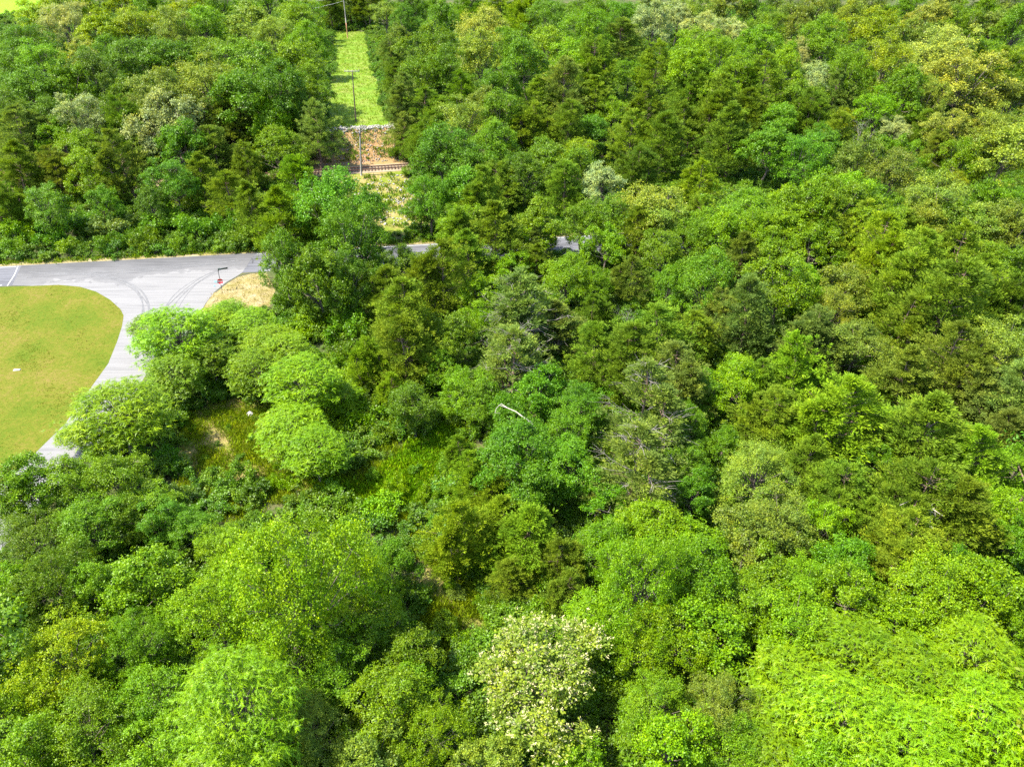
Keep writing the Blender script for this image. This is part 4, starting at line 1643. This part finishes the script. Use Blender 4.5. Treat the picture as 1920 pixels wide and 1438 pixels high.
rs = np.random.default_rng(101)
n = 15000
px_, py_ = rs.uniform(-60, 1980, n * 3), rs.uniform(-10, 1600, n * 3)
X = rs.uniform(-230, 230, n * 8)
Y = 8 + 300 * rs.uniform(0, 1, n * 8) ** 1.0
sx_, sy_, sdp = proj(X, Y, gz(X, Y) + 1)
ok = (sx_ > -150) & (sx_ < 2070) & (sy_ < 1700) & ~openground(X, Y)
for P in (clear_world[0], clear_world[1], clear_world[2], clear_world[6]):
    for ox, oy in ((1.2, 0), (-1.2, 0), (0, 1.2), (0, -1.2)): ok &= ~inpoly(X + ox, Y + oy, P)
X, Y, sdp = X[ok], Y[ok], sdp[ok]
keep = rs.random(len(X)) < np.interp(sdp, [40, 120, 260], [1.0, 0.8, 0.45])
X, Y = X[keep], Y[keep]
n = min(len(X), 34000)
X, Y = X[:n], Y[:n]
sc = rs.uniform(0.45, 1.15, n)
pr_s = [joined(shrub(201 + k, nl=7, clumps=5, twigs=7, per=7, leaf=0.17), M_LEAF_ST, M_BARK, 'undergrowth_bush') for k in range(4)]
scatter('undergrowth', np.c_[X, Y, gz(X, Y) - 0.05], np.c_[np.zeros(n), np.zeros(n), rs.uniform(0, 6.28, n)],
        np.c_[sc, sc, sc * rs.uniform(0.6, 1.1, n)], rs.integers(0, 4, n), tones_for(rs, n, ['mid', 'emerald', 'dark', 'bright'], [0.35, 0.3, 0.2, 0.15]), pr_s,
        'low leafy undergrowth filling the floor of the wood')

# woodland beyond the edges of the photograph
n = 5200
X, Y = rs.uniform(-330, 330, n), rs.uniform(-60, 620, n)
fx, fy, fd = proj(X, Y, gz(X, Y) + 5)
out = (fd < 5) | (fx < -70) | (fx > 1990) | (fy > 1900) | (fy < -35)
X, Y = X[out], Y[out]
ok = ~openground(X, Y) & (np.hypot(X, Y) > 9)
X, Y = X[ok], Y[ok]
n = len(X)
pw = [joined(broad(211 + k, nl=15, clumps=8, twigs=7, per=7, leaf=0.26, low=0.22), M_LEAF_ST, M_BARK, 'wood_tree') for k in range(3)]
cb = cedar(221, boughs=90, sprays=9, nd=7, L=0.38)
pw.append(joined((cb[0], cb[1], None), M_LEAF_ST, M_CEDARBARK, 'wood_cedar'))
ix = rs.choice(4, n, p=[0.26, 0.26, 0.26, 0.22])
tn = tones_for(rs, n, ['mid', 'bright', 'pale', 'emerald', 'grey'], [0.3, 0.25, 0.15, 0.15, 0.15])
tn[ix == 3] = tones_for(rs, int((ix == 3).sum()), ['olive', 'darkolive', 'greyolive'])
sc = rs.uniform(0.85, 1.25, n)
scatter('woodland', np.c_[X, Y, gz(X, Y)], np.c_[np.zeros(n), np.zeros(n), rs.uniform(0, 6.28, n)], np.c_[sc, sc, sc * rs.uniform(0.85, 1.1, n)], ix, tn, pw,
        'leafy wood that goes on beyond the trees in view')


# grass: short tufts on the lawn, long on the grass strip, rough in the clearings
def in_poly_pts(r, P, n):
    P = np.asarray(P)
    lo, hi = P.min(0), P.max(0)
    x, y = r.uniform(lo[0], hi[0], n), r.uniform(lo[1], hi[1], n)
    k = inpoly(x, y, [tuple(q) for q in P])
    return x[k], y[k]


def patch(x, y, s, ph):
    return 0.5 + 0.25 * (np.sin(x * s + ph) + np.sin(y * s * 1.3 + ph * 2)) * np.cos((x - y) * s * 0.6 + ph) + 0.25 * np.sin(x * s * 2.7 + y * s * 2.1 + ph)


def grass(name, sets, color, label):
    Vs, ts = [], []
    for (x, y, h, wd, per, spread) in sets:
        m = len(x) * per
        z = gz(x, y)
        p = np.repeat(np.c_[x, y, z], per, 0) + np.c_[rs.normal(0, spread, (m, 2)), np.zeros(m)]
        D = unit(np.c_[rs.normal(0, 0.45, (m, 2)), np.ones(m)])
        hh = np.repeat(h, per) * rs.uniform(0.5, 1.25, m)
        V, _ = leaf_quads(p, unit(np.c_[rs.normal(0, 1, (m, 2)), np.full(m, 0.3)]), D, hh, np.maximum(hh * wd, 0.03))
        Vs.append(V)
        ts.append(np.repeat(np.clip(np.repeat(rs.uniform(0.1, 0.9, len(x)), per) + rs.normal(0, 0.15, m), 0, 1), 4))
    V = np.concatenate(Vs)
    o = link(name, mk_mesh(name, V, np.arange(len(V)).reshape(-1, 4), None, (M_LEAF,), np.concatenate(ts)))
    o.color = (*color, 1)
    return tag(o, label, kind='stuff')


lawn_vis = lawn_w + [(-70, 42), (-95, 88)]
x, y = in_poly_pts(rs, lawn_vis, 26000)
pk = patch(x, y, 0.35, 1.0) + rs.normal(0, 0.12, len(x))
sets = [(x, y, np.full(len(x), 0.07), 0.5, 2, 0.12)]
k = pk > 0.78
sets.append((x[k], y[k], np.full(int(k.sum()), 0.11), 0.45, 3, 0.16))
grass('lawn_grass', sets, (0.095, 0.122, 0.004), 'short mown grass with darker clover clumps on the lawn')
x, y = in_poly_pts(rs, mead, 14000)
grass('meadow_grass', [(x, y, rs.uniform(0.15, 0.5, len(x)), 0.22, 4, 0.2)], (0.17, 0.24, 0.004), 'long bright grass on the strip under the power line')
sets = []
for P, nn in ((clear1, 9000), (clear2, 3500), ([w(*q) for q in ((330, 770), (880, 770), (890, 980), (330, 980))], 24000), ([w(*q) for q in ((700, 960), (890, 960), (925, 1060), (925, 1270), (780, 1270), (770, 1080))], 9000)):
    x, y = in_poly_pts(rs, P, nn)
    pk = patch(x, y, 0.55, 2.0) + rs.normal(0, 0.15, len(x))
    k = pk > 0.3
    sets.append((x[k], y[k], rs.uniform(0.15, 0.5, int(k.sum())), 0.2, 6, 0.22))
grass('rough_grass', sets, (0.17, 0.235, 0.006), 'rough weeds and grass in the clearings')
x, y = in_poly_pts(rs, [w(*q) for q in ((590, 900), (690, 905), (800, 800), (850, 790), (870, 850), (830, 900), (850, 960), (720, 960), (600, 945))], 9000)
grass('leafy_weeds', [(x, y, rs.uniform(0.2, 0.55, len(x)), 0.4, 6, 0.25)], (0.13, 0.26, 0.003), 'lush bright weeds in the right part of the clearing')
x, y = in_poly_pts(rs, clear1, 2600)
x2, y2 = in_poly_pts(rs, straw_poly, 1500)
x3, y3 = in_poly_pts(rs, [ut(ub0, T0 + 4.5), ut(ub1, T0 + 4.5), ut(ub1, T0 + 12), ut(ub0, T0 + 12)], 1300)
x4, y4 = in_poly_pts(rs, [ut(ub0 + 4, T0 - 3.8), ut(ub1, T0 - 3.8), ut(ub1 + 2, T0 - 28), ut(ub0 + 9, T0 - 28)], 1500)
grass('dry_grass', [(x, y, rs.uniform(0.2, 0.45, len(x)), 0.14, 5, 0.2), (x2, y2, rs.uniform(0.08, 0.25, len(x2)), 0.2, 4, 0.15), (x3, y3, rs.uniform(0.15, 0.4, len(x3)), 0.25, 5, 0.25)],
      (0.2, 0.165, 0.045), 'dry straw grass in the clearing, by the sign and on the bank')
k3 = patch(x3, y3, 0.8, 3.0) > 0.5
k4 = patch(x4, y4, 0.5, 1.5) > 0.4
vx = np.linspace(-110, 20, 2600)
vp = np.array([rp(s, -rs.uniform(0.3, 1.6)) for s in rs.uniform(-75, 60, 2600)])
grass('verge_weeds', [(x3[k3], y3[k3], rs.uniform(0.2, 0.6, int(k3.sum())), 0.3, 7, 0.3), (x4[k4], y4[k4], rs.uniform(0.2, 0.7, int(k4.sum())), 0.3, 7, 0.3),
                      (vp[:, 0], vp[:, 1], rs.uniform(0.15, 0.5, len(vp)), 0.3, 5, 0.2)], (0.12, 0.2, 0.006), 'green weeds along the road verge and on the stony bank')

# rubble along the top of the bank and down the cutting
Vr, Qr = [], []
cubeV = np.array([(sx, sy, sz) for sx in (-1, 1) for sy in (-1, 1) for sz in (-1, 1)], float)
cubeQ = np.array([(0, 1, 3, 2), (4, 6, 7, 5), (0, 4, 5, 1), (2, 3, 7, 6), (0, 2, 6, 4), (1, 5, 7, 3)])
rk = [(ut(rs.uniform(ub0 - 1, ub1), T0 + 11.6 + rs.normal(0, 0.5)), rs.uniform(0.1, 0.34)) for _ in range(420)]
rk += [(ut(rs.uniform(ub0, ub1 + 1), T0 + rs.uniform(3.6, 11.5)), rs.uniform(0.05, 0.2)) for _ in range(420)]
rk += [(ut(rs.uniform(ub0 + 6, ub1 + 1), T0 - rs.uniform(4, 27)), rs.uniform(0.06, 0.24)) for _ in range(420)]
for q, ((x, y), s_) in enumerate(rk):
    V = cubeV * rs.uniform(0.5, 1.0, (8, 1)) * np.array((s_, s_ * rs.uniform(0.6, 1), s_ * 0.6))
    a = rs.uniform(0, 6.28)
    V = V @ np.array(((math.cos(a), math.sin(a), 0), (-math.sin(a), math.cos(a), 0), (0, 0, 1)))
    Vr.append(V + (x, y, float(gz(x, y)) + s_ * 0.3))
    Qr.append(cubeQ + q * 8)
tag(link('rubble', mk_mesh('rubble', np.concatenate(Vr), np.concatenate(Qr), None, (M_STONE,))), 'pale broken stone along the top and foot of the soil cutting', kind='stuff')

# ------------------------------------------------------------------ power poles
def pole(base, top, r0, mat, label, arm=None, hmin=None, lower=None):
    p, dep = at(*base)
    lo, hi = 0.5, 25
    for _ in range(40):
        m_ = (lo + hi) / 2
        if proj(p[0], p[1], p[2] + m_)[1] > top[1]: lo = m_
        else: hi = m_
    h = hmin or lo
    dx = (top[0] - proj(p[0], p[1], p[2] + lo)[0]) * dep / F * (h / lo)
    o = tag(empty('power_pole', tuple(p)), label, 'power pole', 'wooden power poles along the grass strip')
    ax = lambda z: np.array((dx * z / h, 0, z))
    zs = np.linspace(-0.5, h, 7)
    if lower:
        z0 = lower[0]
        g = Geo().tube([ax(z) for z in np.linspace(-0.5, z0, 4)], np.linspace(r0, r0 * 0.9, 4), 10)
        link('pole_foot', g.mesh('pole_foot', lower[1], True), o)['label'] = 'orange-brown lower end'
        zs = np.linspace(z0, h, 6)
    g = Geo().tube([ax(z) for z in zs], np.linspace(r0 if not lower else r0 * 0.9, r0 * 0.62, len(zs)), 10)
    link('pole', g.mesh('pole', mat, True), o)
    for (z, ln) in arm or ():
        c = ax(h - z)
        g = Geo().box((c[0], c[1] - r0 - 0.05, c[2]), (ln, 0.1, 0.13), 0)
        a_ = link('crossarm', g.mesh('crossarm', M_POLE), o)
        for s in (-0.46, -0.26, 0.26, 0.46):
            g = Geo().tube([(c[0] + s * ln, c[1] - r0 - 0.05, c[2] + 0.065 + q) for q in (0, 0.08, 0.12, 0.2, 0.22)], (0.02, 0.02, 0.06, 0.045, 0.02), 8)
            link('insulator', g.mesh('insulator', M_INSUL, True), a_)
        g = Geo()
        for s in (-1, 1):
            g.tube([(c[0] + s * ln * 0.28, c[1] - r0 - 0.09, c[2] - 0.06), (c[0] + s * 0.02, c[1] - r0 - 0.03, c[2] - 0.62)], 0.02, 4)
        link('brace', g.mesh('brace', M_STEEL), o)
    return o, p, h, ax


p1 = pole((677.5, 329), (674, 235.5), 0.19, M_POLE, 'thick grey power pole standing just in front of the railway', [(0.25, 2.6)])
g = Geo().box((p1[3](p1[2] - 1.2)[0] + 0.02, -0.27, p1[2] - 1.3), (0.3, 0.16, 0.7))
link('equipment_box', g.mesh('equipment_box', M_STEEL), p1[0])
p2 = pole((667.5, 229), (660, 132.5), 0.14, M_POLEDARK, 'slim dark power pole with a crossarm in the grass strip', [(0.12, 2.9)])
p3 = pole((652, 72), (644.5, 2), 0.17, M_POLE, 'pale power pole with an orange foot at the far end of the grass strip', [(0.3, 2.6)], hmin=14.5, lower=(4.2, M_POLENEW))
b3, h3, a3 = p3[1], p3[2], p3[3]
for (q, z) in (((680, 65), 9.5), ((661, 64), 9.0)):
    e = at(*q)[0] - b3
    g = Geo().tube([a3(z), e], 0.022, 4)
    link('guy_wire', g.mesh('guy_wire', M_WIRE), p3[0])
for (z, q) in ((11.9, (560, 9)), (10.2, (560, 21))):
    d = ray(*q)
    t = (b3[1] + 6) / d[1]
    e = d * t + np.array((0, 0, CAMH)) - b3
    e = a3(z) + (e - a3(z)) * 1.0
    pts = [a3(z) * (1 - u) + e * u - np.array((0, 0, 4 * 0.25 * u * (1 - u))) for u in np.linspace(0, 1, 9)]
    wr = link('power_line', Geo().tube(pts, 0.022, 4).mesh('power_line', M_WIRE), p3[0])

# ------------------------------------------------------------------ the stop sign
bp, bdep = at(416.5, 545)
pxm = F / bdep * 0.9
sg = tag(empty('stop_sign', tuple(bp)), 'red octagonal STOP sign with a street name blade on its pole at the junction', 'stop sign')
ln_ = -0.18
post_h = 3.15
lean = lambda z: np.array((ln_ * z / post_h * -0.6, 0, z))
g = Geo().tube([lean(z) for z in np.linspace(-0.4, post_h, 5)], 0.042, 8)
link('post', g.mesh('post', M_STEEL, True), sg)
zc_ = 1.32


def prism(n, r, y0, y1, rot, c):
    th = np.arange(n) / n * 2 * np.pi + rot
    A = np.stack((np.cos(th) * r + c[0], np.full(n, y0), np.sin(th) * r + c[2]), -1)
    B = A.copy()
    B[:, 1] = y1
    V = np.concatenate((A, B))
    Q = [(k, (k + 1) % n, n + (k + 1) % n, n + k) for k in range(n)]
    Q += [(0, j, j + 1, j + 2) for j in range(1, n - 2, 2)]
    Q += [(n, n + j + 2, n + j + 1, n + j) for j in range(1, n - 2, 2)]
    return V, Q


tilt = math.atan2(0.36, 1)
cc = lean(zc_)
plate = empty('sign_face_holder', (0, 0, 0))
bpy.data.objects.remove(plate)
for nm, rr_, y0, y1, mt in (('sign_border', 0.425, -0.062, -0.050, M_WHITE), ('sign_face', 0.39, -0.066, -0.0615, M_RED)):
    V, Q = prism(8, rr_, y0, y1, math.pi / 8, cc)
    link(nm, mk_mesh(nm, V, Q, None, (mt,)), sg)
cu = bpy.data.curves.new('lettering', 'FONT')
cu.body = 'STOP'
cu.align_x, cu.align_y = 'CENTER', 'CENTER'
cu.size, cu.offset, cu.extrude = 0.33, 0.008, 0.002
to = bpy.data.objects.new('lettering_source', cu)
lm = bpy.data.meshes.new_from_object(to)
bpy.data.objects.remove(to)
lm.name = 'lettering'
lm.materials.clear()
lm.materials.append(M_WHITE)
lo_ = link('lettering', lm, sg, (cc[0], -0.070, cc[2]))
lo_.rotation_euler = (R(90), 0, 0)
tp_ = lean(post_h)
for nm, c_, rz, ln in (('name_blade', (tp_[0] + 0.62, -0.02, post_h - 0.13), 0.1, 1.15), ('name_blade', (tp_[0] + 0.02, 0.35, post_h - 0.38), R(84), 0.9)):
    g = Geo().box(c_, (ln, 0.02, 0.21), rz)
    bl = link(nm, g.mesh(nm, M_DKGREEN), sg)
sg.rotation_euler = (0, 0, R(14))

# ------------------------------------------------------------------ dead wood and stones
def snag(px_pts, h, rad, mat, label, forks, name='dead_branch', cat='dead branch'):
    """dead limbs traced at their own height over the ground and carried down to it"""
    base = at(*px_pts[-1], h)[0]
    o = tag(empty(name, (base[0], base[1], base[2])), label, cat)
    g = Geo()

    def P(q, hh):
        d = ray(*q)
        t = (h + hh - CAMH + base[2]) / d[2]
        return d * t + np.array((0, 0, CAMH)) - base
    main = [P(q, 0.25 * math.sin(k)) for k, q in enumerate(px_pts)]
    g.tube(main, np.linspace(rad * 0.35, rad, len(main)), 6)
    g.tube(curve3(main[-1], (main[-1][0] + 0.3, main[-1][1] + 0.4, -0.3), np.array((0.3, 0.1, 0)), np.random.default_rng(5)), np.linspace(rad, rad * 1.3, 5), 6)
    for fk in forks:
        pts = [P(q, 0.2 * math.sin(k * 2 + 1)) for k, q in enumerate(fk)]
        g.tube(pts, np.linspace(rad * 0.5, rad * 0.14, len(pts)), 5)
    link('limb', g.mesh('limb', mat, True), o)
    return o


snag([(935, 759), (952, 765), (968, 772), (982, 783), (998, 792)], 6.2, 0.07, M_PALEWOOD, 'white fallen branch with curling ends lying over the deep green tree',
     [[(952, 765), (940, 757), (931, 765), (928, 774), (938, 774)], [(984, 784), (978, 780), (972, 775)], [(984, 785), (976, 788), (966, 786)], [(990, 790), (1000, 796)]])
rb = np.random.default_rng(9)
fks = []
for k in range(26):
    c = np.array((1745 + rb.normal(0, 22), 950 + rb.normal(0, 10)))
    a = rb.normal(0.5, 0.7)
    L = rb.uniform(10, 32)
    d = np.array((math.cos(a), math.sin(a)))
    fks.append([tuple(c - d * L), tuple(c + rb.normal(0, 4, 2)), tuple(c + d * L)])
fks += [[(1716, 898), (1728, 915), (1738, 938), (1745, 950)], [(1720, 898), (1740, 915), (1758, 932)]]
snag([(1770, 968), (1750, 955), (1730, 940)], 5.5, 0.06, M_PALEWOOD, 'heap of bleached dead branches caught in the olive cedars', fks, 'branch_heap', 'dead branches')
snag([(1908, 868), (1914, 885), (1921, 900), (1926, 915)], 3.5, 0.1, M_CEDARBARK, 'bare reddish limb at the right edge of the photo', [[(1914, 884), (1905, 890), (1896, 893)], [(1908, 868), (1903, 858)]])


def stone(px, s, mat, label, nm='stone', cat='stone', flat=0.6):
    p, _ = at(*px)
    import bmesh
    bm = bmesh.new()
    bmesh.ops.create_icosphere(bm, subdivisions=2, radius=1)
    rr2 = np.random.default_rng(int(px[0]))
    for v in bm.verts:
        k = 1 + 0.16 * rr2.normal()
        v.co = Vector((v.co.x * s[0] * k, v.co.y * s[1] * k, max(-0.3, v.co.z) * s[2] * k))
    m = bpy.data.meshes.new(nm)
    bm.to_mesh(m)
    bm.free()
    m.materials.append(mat)
    return tag(link(nm, m, None, (p[0], p[1], p[2] + s[2] * 0.25)), label, cat)


stone((470, 778), (0.36, 0.3, 0.32), M_CONCRETE, 'white boulder at the upper edge of the weedy clearing')
g = Geo().box((0, 0, 0.03), (0.7, 0.3, 0.08), 0.1)
sp_ = at(32, 694)[0]
tag(link('marker_slab', g.mesh('marker_slab', M_CONCRETE), None, tuple(sp_)), 'small white slab lying flat on the mown lawn', 'slab')
